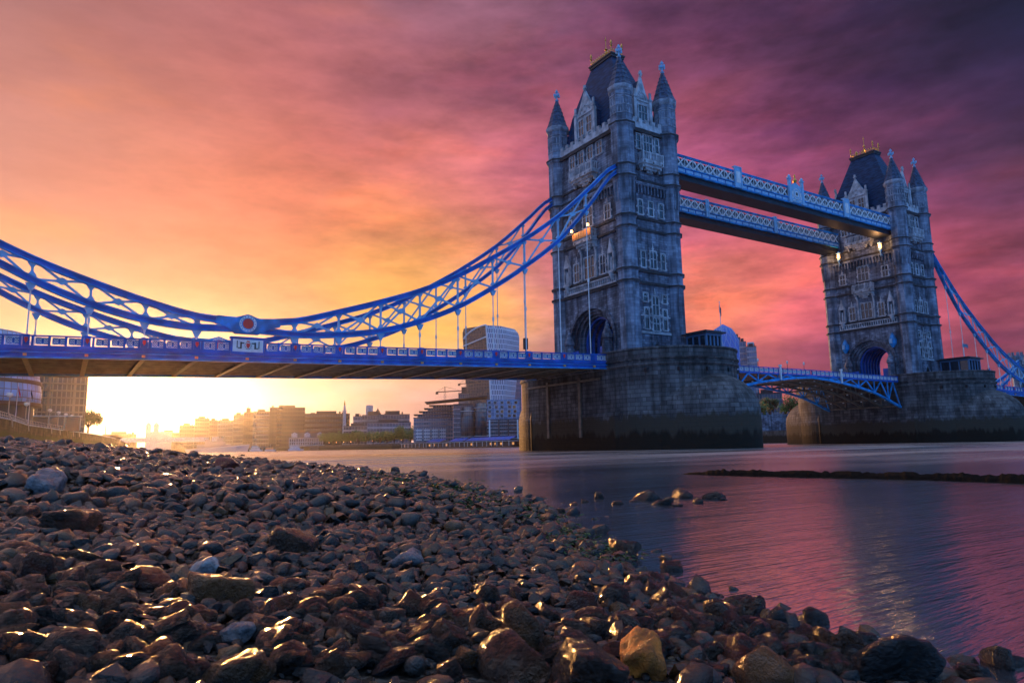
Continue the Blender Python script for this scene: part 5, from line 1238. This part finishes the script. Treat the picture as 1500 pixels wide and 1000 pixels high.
# far twin-towered station front
t, w_, H = facing(213, 232, 632, 1300, 30, 'station_towers', 'twin domed towers silhouetted in the glow near the sun')
m = MB(); m.box(-w_/2, w_/2+20, 0, 30, 0, H); m.build('wall', M['pale'], t)
for s in (-1, 1):
    m = MB(); m.lathe([(4.2, H), (4.2, H+9), (4.8, H+9.5), (4.2, H+12), (2.2, H+14.5), (.6, H+15.5), (.3, H+19)], 8, (s*w_*.3, 6)); m.build('tower', M['pale'], t)
# skyline of the far bank, left to right
sky_list = [(150, 200, 636, 1350, 'low hazy warehouse block left of the twin towers', (.2, .16, .12), 4, (.08, .06, .05), .0),
 (232, 262, 634, 1320, 'low hazy terrace right of the twin towers', (.2, .16, .12), 4, (.08, .06, .05), .0),
 (262, 284, 623, 1250, 'small hazy office block starting the far skyline in the glow', (.3, .22, .15), 6, (.1, .07, .05), .3),
 (284, 306, 613, 1230, 'taller hazy office block in the glow, second of the skyline', (.4, .3, .2), 8, (.12, .08, .05), .3),
 (306, 318, 616, 1210, 'narrow brown-windowed block in the glow', (.35, .25, .18), 7, (.1, .06, .04), .3),
 (318, 341, 616, 1180, 'cream block with pale floor bands right of the glow', (.5, .45, .38), 7, (.12, .09, .07), .4),
 (341, 356, 608, 1150, 'beige block left of the brown window wall', (.45, .38, .3), 8, (.1, .07, .05), .3),
 (356, 370, 604, 1130, 'block with a large brown window wall', (.3, .2, .13), 5, (.09, .04, .02), .0),
 (370, 394, 603, 1100, 'stepped office block with strong pale horizontal bands', (.5, .44, .38), 9, (.06, .035, .025), .6),
 (394, 446, 597, 1060, 'big dark brown glass office block, tallest on the left half of the bank', (.10, .055, .035), 10, (.06, .035, .03), .0),
 (446, 512, 606, 1000, 'long dark red-brown office block behind the left end of the tree row', (.09, .045, .035), 7, (.03, .02, .02), .4),
 (503, 545, 624, 860, 'low cream terrace above the middle of the tree row', (.45, .43, .42), 4, (.08, .08, .09), .3),
 (517, 530, 610, 930, 'small white tower block left of the drum-shaped tower', (.5, .5, .52), 6, (.12, .14, .18), .3),
 (530, 562, 608, 915, 'cream block below the drum-shaped tower', (.4, .38, .36), 5, (.08, .08, .09), .3),
 (552, 600, 607, 900, 'grey long-roofed block left of the terraced riverside building', (.3, .31, .33), 5, (.07, .08, .1), .3),
 (538, 602, 619, 800, 'white glazed terrace just above the right half of the tree row', (.5, .52, .55), 4, (.10, .13, .18), .5)]
for a in sky_list: office(a[0], a[1], a[2], a[3], a[4], a[5], a[6], a[7], slab=a[8], depth=30, pw=3.5, rough=.2)
t, w_, H = facing(535.5, 546, 593, 925, 9, 'drum_tower', 'pale drum-shaped tower above the cream block'); m = MB(); m.lathe([(w_/2, 0), (w_/2, H-1), (w_/2*.94, H-1), (w_/2*.94, H)], 20, (0, 6)); m.build('drum', M['pale'], t)
t, w_, H = facing(549, 557, 604, 935, 9, 'domed_turret', 'small domed turret right of the drum-shaped tower'); m = MB(); m.lathe([(w_/2, 0), (w_/2, H-1), (w_*.42, H+1.5), (w_*.2, H+3.4), (.2, H+6)], 12, (0, 4)); m.build('dome', M['bronze'], t)
t, w_, H = facing(500, 508, 603, 990, 6, 'monument_column', 'slender monument column with a gilt top rising over the brown office block', 'column'); m = MB(); m.lathe([(2.6, 0), (2.2, H), (3.2, H+.6), (3.2, H+2), (1.7, H+2.2), (1.6, H+8), (.8, H+9)], 12, (0, 3)); m.build('shaft', M['pale'], t); m = MB(); m.lathe([(.7, H+9), (1.3, H+11), (.6, H+13.5), (.1, H+17)], 8, (0, 3)); m.build('gilt_urn', M['gold'], t)
t, w_, H = facing(358, 366, 604, 1280, 6, 'church_spire', 'thin church spire in the glow left of the brown glass block', 'church'); m = MB(); m.lathe([(4, 0), (4, H), (2.8, H+2), (.2, H+13)], 8, (0, 3)); m.build('spire', M['pale'], t)
# classical custom house
t, w_, H = facing(424, 476, 641, 900, 20, 'custom_house', 'long cream classical building with columns, left of the tree row')
m = MB(); m.box(-w_/2, w_/2, 0, 20, 0, H); m.build('wall', M['pale'], t)
for i in range(16): x = -w_/2+w_*(i+.5)/16; m = MB(); m.box(x-.8, x+.8, -.1, -.003, 1.5, H*.45); m.box(x-.8, x+.8, -.1, -.003, H*.55, H*.9); m.build('window', M['glass'], t)
for i in range(17): x = -w_/2+w_*i/16; m = MB(); m.lathe([(.4, .5), (.35, H-.5)], 6, (x, -.8)); m.build('column', M['pale'], t)
m = MB(); m.box(-w_/2-.5, w_/2+.5, -1.3, 20.4, H+.003, H+.8); m.prism([(-w_/2+1, H+.8), (w_/2-1, H+.8), (w_/2-5, H+6), (-w_/2+5, H+6)], 'y', 1, 19); m.build('roof', M['slate'], t)
for f in (-.36, 0, .36): m = MB(); m.box(w_*f-3.5, w_*f+3.5, -1.2, 6, H+.81, H+4.5); m.prism([(w_*f-4, H+4.5), (w_*f+4, H+4.5), (w_*f, H+7)], 'y', -1.4, 6); m.build('pavilion', M['pale'], t)
# tree row of the embankment
r = random.Random(4)
TR = [(476, 625, 870), (489, 626, 838), (501, 627, 812), (513, 626, 788), (525, 625, 765), (536, 627, 742), (547, 626, 722), (557, 627, 704), (567, 628, 688), (578, 626, 668), (590, 617, 652), (602, 620, 640)]
for i, (u, vt, dd) in enumerate(TR):
    p = at(u, vt, dd); ordw = ['first', 'second', 'third', 'fourth', 'fifth', 'sixth', 'seventh', 'eighth', 'ninth', 'tenth', 'eleventh', 'twelfth'][i]
    tree((p.x, p.y, 5.2), p.z-5.2+1.5, 7.5 if i < 10 else 8.5, f'leafy plane tree in the far embankment row, {ordw} from the left', n=1000, leaf=1.1, mt='leaf', group='trees in the far embankment row', seed=20+i, trunk=.08)
for i in range(11):
    u, dd = 482+i*10.6, 850-i*19; p = at(u, 650, dd-8); t = thing('embankment_lamp', f"small lit lamp under the far tree row, {['first','second','third','fourth','fifth','sixth','seventh','eighth','ninth','tenth','eleventh'][i]} from the left", 'street lamp', (p.x, p.y, 5.4), group='lit lamps under the far tree row')
    m = MB(); m.tube([(0, 0, 0), (0, 0, 2.6)], .12); m.build('post', M['black'], t); m = MB(); m.lathe([(.1, 2.6), (.55, 3.1), (.1, 3.6)], 6); m.build('globe', M['lampglow'], t)
# riverside blocks beside the near pier
def balcony_block():
    t, w_, H = office(606, 664, 612, 585, 'terraced riverside office with white glazed bays and stepped oversailing roofs', (.42, .40, .43), 6, (.12, .2, .3), 26, 5.2, .9, cols=0, pw=2)
    for i in range(4):
        x = -w_/2+w_*(.06+.2*i); m = MB(); m.mat(0); m.box(x, x+w_*.15, -1.6, -1.15, 1.5, H*.58)
        m.mat(1)
        for q in range(4):
            for s in range(3): m.box(x+w_*.15*(s+.15)/3, x+w_*.15*(s+.85)/3, -1.68, -1.61, 2.2+q*H*.135, 1.9+(q+.75)*H*.135)
        m.build('glazed_bay', [M['white'], M['blueglass']], t)
    for q in range(4):
        m = MB(); zz = H+.6+q*2.6; m.box(-w_/2+w_*.13*q, w_/2+3, -2.5+q*1.5, 24, zz+2.2, zz+2.6); m.build('oversailing_roof', M['lead'], t); m = MB(); m.box(-w_/2+w_*.13*q+3, w_/2, 1+q*1.5, 22, zz, zz+2.2); m.build('attic_storey', M['blueglass'], t)
M['blueglass'] = panes('blue_glass', (.04, .10, .22), (.35, .38, .42), 2.2, 2.6, .16, .1)
M['tealglass'] = panes('teal_glass', (.02, .07, .11), (.06, .10, .13), 1.5, 3.6, .08, .08)
M['cubeglass'] = panes('pale_blue_cladding', (.12, .26, .50), (.30, .42, .60), 3.2, 3.4, .18, .3)
balcony_block()
t, w_, H = facing(664, 715, 592, 545, 30, 'round_fronted_office', 'dark teal glass office with two bulging round fronts')
m = MB(); m.box(-w_/2, w_/2, 5, 35, 0, H); m.build('wall', M['tealglass'], t)
for x, rr, hh in ((-w_*.08, w_*.20, H*.93), (w_*.3, w_*.20, H*1.03)):
    m = MB(); m.smooth = True; m.lathe([(rr, 0), (rr, hh)], 28, (x, 5)); m.build('round_bay', M['tealglass'], t)
    for q in range(1, 8): m = MB(); m.lathe([(rr+.35, q*hh/8), (rr+.35, q*hh/8+.3)], 28, (x, 5)); m.build('floor_ring', M['white'] if q in (1, 7) else M['lead'], t)
for q in range(1, 8): m = MB(); m.box(-w_/2-.4, -w_/2+w_*.2, 4.2, 5.6, q*H/8, q*H/8+.4); m.build('balcony_slab', M['pale'], t)
m = MB(); m.box(-w_/2, w_/2, 3, 34, H+.003, H+.7); m.prism([(-w_/2-22, H+2.0), (w_/2, H+6), (w_/2, H+6.8), (-w_/2-22, H+2.6)], 'y', 1, 30); m.build('roof', M['lead'], t)
t, w_, H = facing(714, 762, 585, 505, 26, 'clad_hotel', 'pale blue clad block with scattered square windows over balcony floors, beside the near pier')
m = MB(); m.box(-w_/2, w_/2, 0, 26, H*.52, H); m.build('upper_cladding', M['cubeglass'], t)
m = MB(); m.box(-w_/2+.6, w_/2-.6, 1.2, 25, 0, H*.52-.003); m.build('lower_glazing', M['tealglass'], t)
for q in range(6): m = MB(); m.box(-w_/2-.3, w_/2+.3, -.9, 1.19, q*H*.52/6+1.0, q*H*.52/6+1.35); m.build('balcony_slab', M['pale'], t)
rr2 = random.Random(8)
for q in range(4):
    for s in range(5):
        x = -w_/2+w_*(s+.3+rr2.uniform(0, .35))/5.2; z = H*(.55+.11*q); m = MB(); m.mat(0); m.box(x-1.3, x+1.3, -.3, -.003, z, z+2.6); m.mat(1); m.box(x-1.0, x+1.0, -.34, -.301, z+.3, z+2.3); m.build('window', [M['pale'], M['glass'] if (q*5+s) % 7 else M['cabinlit']], t)
for s in range(7): m = MB(); x = -w_/2+w_*(s+.5)/7; m.box(x-.5, x+.5, -1.1, -.91, 0, H*.5); m.build('balcony_pier', M['white'] if s % 3 == 0 else M['lead'], t) if s % 2 == 0 else None
# office tower flaring upwards, seen above and below the deck
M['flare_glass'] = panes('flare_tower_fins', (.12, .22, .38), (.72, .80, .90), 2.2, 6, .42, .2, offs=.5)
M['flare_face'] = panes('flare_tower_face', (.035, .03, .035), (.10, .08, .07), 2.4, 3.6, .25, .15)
def flare():
    d = 800; zb = 5.2; c = at(718, 640, d); dd = ray(718, 640); az = math.atan2(dd.x, dd.y)
    t = thing('flared_skyscraper', 'glass skyscraper widening upwards to a rounded roof, behind the suspension chain', 'skyscraper', (c.x, c.y, zb), -az)
    k = d/FPX; H = at(722, 476, d).z-zb
    def prof(z):        # left, corner, right offsets in metres at height z
        f = z/H; g = f**1.6
        e = max(0, (f-.93)/.07)**2
        return (-32-9*g+3*e)*k, (3-7*g)*k if f < .8 else (3-7*g+1*(f-.8))*k, (34+13*math.sin(min(1, f*1.05)*math.pi/2)**2-7*e)*k
    n = 26; A = []; B_ = []
    fm = MB(); fm.smooth = True; sm_ = MB(); sm_.smooth = True
    rl = []; rs_ = []
    for i in range(n+1):
        z = H*i/n; l, c_, r_ = prof(z); f = i/n
        rl.append([(l, 14*k*2, z), (c_, 0, z)]); rs_.append([(c_, 0, z), (c_+(r_-c_)*.5, 10*k*.9, z), (r_, 40*k, z)])
    for a, b in zip(rl, rl[1:]): q = fm.add(a+b); fm.face((q, q+1, q+3, q+2))
    for a, b in zip(rs_, rs_[1:]):
        q = sm_.add(a+b); sm_.face((q, q+1, q+4, q+3)); sm_.face((q+1, q+2, q+5, q+4))
    # curved roof: dips at the left, domes to the right
    rm = MB(); rm.smooth = True; rows = []
    for j in range(9):
        s = j/8; row = []
        for (x, y, z) in (rl[-1][0], rl[-1][1], rs_[-1][1], rs_[-1][2]):
            row.append((x, y+(70*k)*s, z+(8*k)*math.sin(s*math.pi/2)*(.2 if x == rl[-1][0][0] else 1)))
        rows.append(rm.add(row))
    for a, b in zip(rows, rows[1:]):
        for i in range(3): rm.face((a+i, a+i+1, b+i+1, b+i))
    rm.build('curved_roof', M['flare_glass'], t)
    # louvred crown: arched frame on the narrow face
    cr = MB(); l, c_, r_ = prof(H*.86); l2, c2, _ = prof(H)
    pts = []
    for i in range(13):
        a = i/12; x = l2+(c2-l2)*a; z = H*.905+ (H*.095)*math.sin(a*math.pi*.5)**.7; y = 14*k*2*(1-a)-1.2; pts.append((x, y, z))
    cr.tube(pts, 1.1, 6); cr.tube([(l, 28*k-1.2, H*.84), (c_, -1.2, H*.90)], .9, 5); cr.tube([(prof(0)[1], -.6, 0)]+[(prof(H*f_)[1], -.8, H*f_) for f_ in (.25, .5, .75, .9, 1)], 1.1, 6); cr.build('crown_frame', M['white'], t)
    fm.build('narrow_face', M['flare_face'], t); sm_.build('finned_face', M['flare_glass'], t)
flare()
office(752, 765, 556, 900, 'blue glass tower behind the flared skyscraper', (.08, .2, .4), 14, (.04, .14, .3), depth=20, pw=2)
office(672, 690, 576, 820, 'low grey block at the left foot of the flared skyscraper', (.25, .22, .22), 5, (.07, .07, .08), depth=20)
# cranes on the skyline
def crane(u, vt, dist, label):
    t, w_, H = facing(u-2, u+2, vt, dist, 4, 'tower_crane', label, 'crane', group='tower cranes on the skyline'); m = MB()
    for s in ((-.8, -.8), (.8, -.8), (.8, .8), (-.8, .8)): m.beam((s[0], s[1], 0), (s[0], s[1], H), .25, .25)
    for q in range(int(H/3)): m.beam((-.8, -.8, q*3), (.8, -.8, q*3+3), .18, .18)
    m.build('mast', M['soffit'], t); m = MB(); m.beam((-8, 0, H), (16, 0, H+1), .8, .8); m.beam((0, 0, H), (0, 0, H+5), .6, .6); m.beam((0, 0, H+5), (14, 0, H+1.2), .2, .2); m.beam((0, 0, H+5), (-7, 0, H+.4), .2, .2); m.box(-8.5, -6, -1, 1, H-2, H); m.build('jib', M['bronze'], t)
crane(652, 574, 640, 'short tower crane above the terraced riverside office'); crane(683, 562, 760, 'distant tower crane left of the flared skyscraper')
# floating restaurant and awnings along the quay
a = at(592, 655, 605); b = at(757, 655, 462)
t = thing('floating_restaurant', 'long floating restaurant pontoon with warm lights and blue awnings beside the near pier', 'pontoon', (a.x, a.y, 0), math.atan2(b.y-a.y, b.x-a.x)); Ln = (Vector((b.x-a.x, b.y-a.y, 0))).length
m = MB(); m.box(0, Ln, -4.5, 2, -.4, 1.0); m.build('pontoon', M['bronze'], t)
m = MB(); m.box(3, Ln-2, -2, 2, 1.003, 4.0); m.build('cabin', M['dark'], t)
m = MB(); m.box(0, Ln, -4.2, 2.2, 4.2, 4.5); m.build('canopy_roof', M['pale'], t)
for i in range(26):
    x = 4+(Ln-8)*i/25+rr2.uniform(-1.2, 1.2); m = MB(); m.box(x-.12, x+.12, -4.2, -4.0, 1.0, 4.2); m.build('post', M['white'], t)
    if rr2.random() < .5:
        m = MB(); m.box(x+.8, x+2.0+(i % 2), -2.1, -2.003, 1.8, 3.4); m.build('lit_window', M['cabinlit2'] if 'cabinlit2' in M else M.setdefault('cabinlit2', mat('restaurant_glow', (.3, .15, .06), .4, emis=(1, .42, .12), es=.6)), t)
for i, (f0, f1) in enumerate(((.28, .42), (.5, .62), (.64, .98))):
    m = MB(); m.prism([(-3.9, 5.0), (-3.9, 5.2), (2, 7.4), (2, 7.2)], 'x', Ln*f0, Ln*f1); m.build('blue_awning', M['deep'], t)
# bank seen through the gap between the piers
t, w_, H = facing(1096, 1165, 607, 352, 3, 'fortress_wall', 'grey stone outer wall above the quay, seen through the gap between the piers', 'wall'); m = MB(); m.box(-w_/2-8, w_/2+14, 0, 2.5, 0, H)
for i in range(18): x = -w_/2-8+(w_+22)*i/18; m.box(x, x+.9, 0, 2.5, H, H+1.1)
m.build('wall', M['stone'], t)
for i, (u, vt, dd, rad, lab) in enumerate(((1110, 588, 372, 4.6, 'small round tree left of the big tree in the gap between the piers'), (1128, 578, 385, 4.5, 'middle dark tree in the gap between the piers'), (1146, 572, 378, 7.0, 'big green tree filling the gap beneath the bascules'), (1166, 576, 380, 6.0, 'tree half hidden by the far pier in the gap'))):
    p = at(u, vt, dd); tree((p.x, p.y, 5.2), p.z-5.2+1, rad, lab, n=1300, leaf=.6, mt='leaf' if i != 1 else 'leaf_dark', group='trees in the gap between the piers', seed=50+i, trunk=.3)
office(1090, 1112, 566, 520, 'blue-lit glass building behind the small tree in the gap', (.28, .34, .42), 8, (.08, .16, .3), pw=2)
office(1108, 1150, 576, 560, 'broad low office with dark bands seen under the bascule', (.2, .22, .25), 6, (.05, .09, .14), pw=2)
# bullet-shaped tower and city towers behind the near pier
def bullet():
    d = 1080; c = at(1069, 640, d); t = thing('bullet_skyscraper', 'bullet-shaped blue glass skyscraper behind the near pier cabin', 'skyscraper', (c.x, c.y, 5.2)); H = at(1072, 474, d).z-5.2
    m = MB(); m.smooth = True; pr = []
    for i in range(25):
        f = i/24; r_ = 33*(.86+.14*math.sin(min(1, f/.35)*math.pi/2)) if f < .35 else 33*math.sqrt(max(0.0004, 1-((f-.35)/.65)**2.1)); pr.append((r_, f*H))
    m.lathe(pr, 36); o = m.build('glass_skin', M['bullet'], t)
    s = MB()
    for q in range(18):
        for dr in (1, -1):
            pts = []
            for i in range(0, 24): r_, z = pr[i]; a = 2*math.pi*q/18+dr*i*.11; pts.append(((r_+.3)*math.cos(a), (r_+.3)*math.sin(a), z))
            s.tube(pts, .32, 4)
    s.build('diagonal_ribs', M['sky_paint'], t)
M['bullet'] = mat('bullet_glass', (.03, .20, .60), .55, 0, .2)
bullet()
for u0, u1, vt, dd, lab, wc, gc in ((1092, 1102, 500, 1000, 'narrow tower with a bright vertical edge right of the bullet skyscraper', (.42, .42, .5), (.10, .16, .3)), (1102, 1117, 507, 980, 'pale stepped office tower at the right of the city cluster', (.55, .5, .55), (.2, .25, .38)), (1084, 1094, 494, 1150, 'thin dark tower just behind the bullet skyscraper', (.12, .18, .3), (.05, .1, .2))):
    office(u0, u1, vt, dd, lab, wc, 16, gc, depth=22, name='office_tower', slab=.5, pw=3)
t, w_, H = facing(1104, 1114, 500, 985, 8, 'tower_plant_room', 'white plant room on top of the pale stepped tower', 'plant room', zb=at(1109, 507, 985).z+.7); m = MB(); m.box(-w_/2, w_/2, 3, 14, 0, H); m.build('wall', M['white'], t)
# abutment tower at the far end of the right span
def abut():
    X = DX+104; t = thing('abutment_tower', 'castellated stone abutment tower with a steep roof at the right edge', 'tower', (X, 0, 12))
    m = MB()
    for s in (-1, 1): m.box(-5, 5, s*9-3.2, s*9+3.2, -8, 12)
    m.box(-5, 5, -5.8, 5.8, 7.6, 12); m.build('wall', M['stone'], t)
    for sx in (-1, 1):
        for sy in (-1, 1):
            m = MB(); c = (sx*5, sy*12); m.lathe([(1.6, -8), (1.6, 13), (2.0, 13.4), (2.0, 15), (1.7, 15)], 8, c)
            for k_ in range(8): a = math.pi/4*k_; m.cbox((c[0]+1.8*math.cos(a), c[1]+1.8*math.sin(a), 15.5), (.6, .6, 1.0))
            m.build('turret', M['ashlar'], t)
    m = MB()
    for k_ in range(14):
        for s in (-1, 1): m.box(s*5-.3, s*5+.3, -10+k_*1.5, -9.2+k_*1.5, 12, 13.4)
    m.build('battlement', M['pale'], t)
    m = MB(); k = m.add([(-4, -9, 12), (4, -9, 12), (4, 9, 12), (-4, 9, 12), (-.6, -5, 20.5), (.6, -5, 20.5), (.6, 5, 20.5), (-.6, 5, 20.5)]); [m.face((k+i, k+(i+1) % 4, k+4+(i+1) % 4, k+4+i)) for i in range(4)]; m.face((k+4, k+5, k+6, k+7)); m.build('roof', M['slate'], t)
abut()
# ------------------------------------------------------------------ boats
def boat(u0, u1, v, dist, label, hullc, cabin_c, h=2.2, decks=1):
    t, L_, H = facing(u0, u1, v, dist, 6, 'moored_boat', label, 'boat', 0, group='boats moored off the far bank')
    M.setdefault(('b', hullc), mat('boat_hull', hullc, .4)); M.setdefault(('b', cabin_c), mat('boat_cabin', cabin_c, .5))
    m = MB(); pl = [(-L_/2, -2.5), (L_*.35, -2.5), (L_/2, 0), (L_*.35, 2.5), (-L_/2, 2.5)]; a = [m.add([(x*.92, y*.8, -.3) for x, y in pl]), m.add([(x, y, h) for x, y in pl])]
    for i in range(5): j = (i+1) % 5; m.face((a[0]+i, a[0]+j, a[1]+j, a[1]+i))
    m.face([a[1]+i for i in range(5)]); m.face([a[0]+i for i in range(5)][::-1]); m.build('hull', M[('b', hullc)], t)
    for q in range(decks):
        m = MB(); m.mat(0); x0, x1 = -L_*(.4-.07*q), L_*(.25-.1*q); z = h+q*2.4+.003; m.box(x0, x1, -1.9, 1.9, z, z+2.2); m.mat(1)
        for s in range(7): xx = x0+(x1-x0)*(s+.2)/7; m.box(xx, xx+(x1-x0)*.6/7, -1.95, -1.903, z+.8, z+1.7)
        m.build('cabin', [M[('b', cabin_c)], M['glass']], t)
    m = MB(); m.tube([(0, 0, h+decks*2.4), (0, 0, h+decks*2.4+4)], .12); m.build('mast', M['white'], t)
    return t
boat(366, 386, 650, 900, 'white passenger boat just right of the warship bow', (.5, .5, .52), (.7, .68, .66), 2.2, 2)
boat(388, 405, 652, 900, 'white boat with a bright orange patch left of the classical building', (.45, .45, .5), (.75, .3, .12), 2.0, 1)
boat(422, 446, 651, 880, 'white double-deck boat in front of the classical building', (.5, .5, .55), (.7, .7, .72), 2.0, 2)
boat(452, 480, 655, 860, 'low dark barge left of the far tree row', (.08, .05, .04), (.12, .08, .06), 1.4, 1)
t, L_, H = facing(272, 367, 640, 820, 12, 'moored_warship', 'grey warship moored upstream with its pale bow to the right', 'ship', 0)
m = MB(); pl = [(-L_/2, 0), (-L_*.42, -5), (L_*.28, -5.5), (L_/2, 0), (L_*.28, 5.5), (-L_*.42, 5)]; sh = [3.6, 3.6, 6.2, 8.0, 6.2, 3.6]
a = m.add([(x*.94, y*.8, -.3) for x, y in pl]); b_ = m.add([(x, y, z) for (x, y), z in zip(pl, sh)])
for i in range(6): j = (i+1) % 6; m.face((a+i, a+j, b_+j, b_+i))
m.face([b_+i for i in range(6)]); m.build('hull', mat('warship_grey', (.30, .31, .36), .5), t)
m = MB()
for x0, x1, z0, z1 in ((-.32, .2, 4.5, 8), (-.2, .12, 8, 11), (-.02, .08, 11, 15), (-.2, -.1, 11, 13.5)): m.box(L_*x0, L_*x1, -3.2, 3.2, z0, z1)
m.build('superstructure', mat('warship_upper', (.2, .17, .2), .6), t)
for x in (-.12, .04): m = MB(); m.lathe([(1.7, 8), (1.5, 17)], 10, (L_*x, 0)); m.build('funnel', M['soffit'], t)
for x in (-.17, .1): m = MB(); m.tube([(L_*x, 0, 8), (L_*x, 0, 24)], [.4, .15]); m.beam((L_*x-3, 0, 19), (L_*x+3, 0, 19), .2, .2); m.build('mast', M['soffit'], t)
for x in (.24, .32, -.36): m = MB(); m.box(L_*x-2.4, L_*x+2.4, -2, 2, 6.3, 8.5); m.beam((L_*x, 0, 7.6), (L_*x+(7 if x > 0 else -7), 0, 8.6), .5, .5); m.build('gun_turret', M['soffit'], t)
# small things on the deck line
p = (-15.2, -7.5, zt(-15)-1.2); t = thing('traffic_light', 'dark traffic light on the road deck, left of the near tower', 'traffic light', (-24.0, -7.4, zt(-24)-1.3))
m = MB(); m.tube([(0, 0, 0), (0, 0, 3.2)], .07); m.build('post', M['black'], t); m = MB(); m.box(-.3, .3, -.2, .2, 1.9, 3.5); [m.lathe([(.16, -.04), (.16, .04)], 8, (0, 0), z0=0) for _ in ()]; m.build('signal_head', M['black'], t)
for x, lab in ((31.5, 'white navigation post on the left bascule leaf'), (50.5, 'white navigation post on the right bascule leaf')):
    o = MB().box(-.14, .14, -.14, .14, -2.1, .35).box(-.22, .22, -.2, .2, .35, .7).build('navigation_post', M['white'], loc=(x, -8.65, 14.1)); tag(o, lab, 'post', 'navigation posts on the bascules')
for i, x in enumerate((26, 36, 46, 56, 62)):
    t = thing('road_lamp', f"slim road lamp rising above the bascule railing, {['first', 'second', 'third', 'fourth', 'fifth'][i]} from the left", 'street lamp', (x, 7.4, 13.2), group='slim road lamps on the bascules')
    m = MB(); m.tube([(0, 0, 0), (0, 0, 4.6)], [.1, .05]); m.build('post', M['dark'], t); m = MB(); m.lathe([(.08, 4.6), (.22, 4.9), (.2, 5.2), (.03, 5.4)], 6); m.build('lantern', M['white'], t)

# ------------------------------------------------------------------ haze
def haze():
    m_ = bpy.data.materials.new('river_haze'); m_.use_nodes = True; nt = m_.node_tree; nt.nodes.clear()
    v = nt.nodes.new('ShaderNodeVolumePrincipled'); v.inputs['Density'].default_value = HAZE_D; v.inputs['Color'].default_value = (.95, .93, .92, 1); v.inputs['Anisotropy'].default_value = .86
    o = nt.nodes.new('ShaderNodeOutputMaterial'); nt.links.new(v.outputs[0], o.inputs['Volume'])
    tag(MB().box(-1800, 2400, -820, 2600, -3, 205).build('haze', m_), 'thin golden haze over the river', 'haze', kind='stuff')
HAZE_D = .00006
haze()
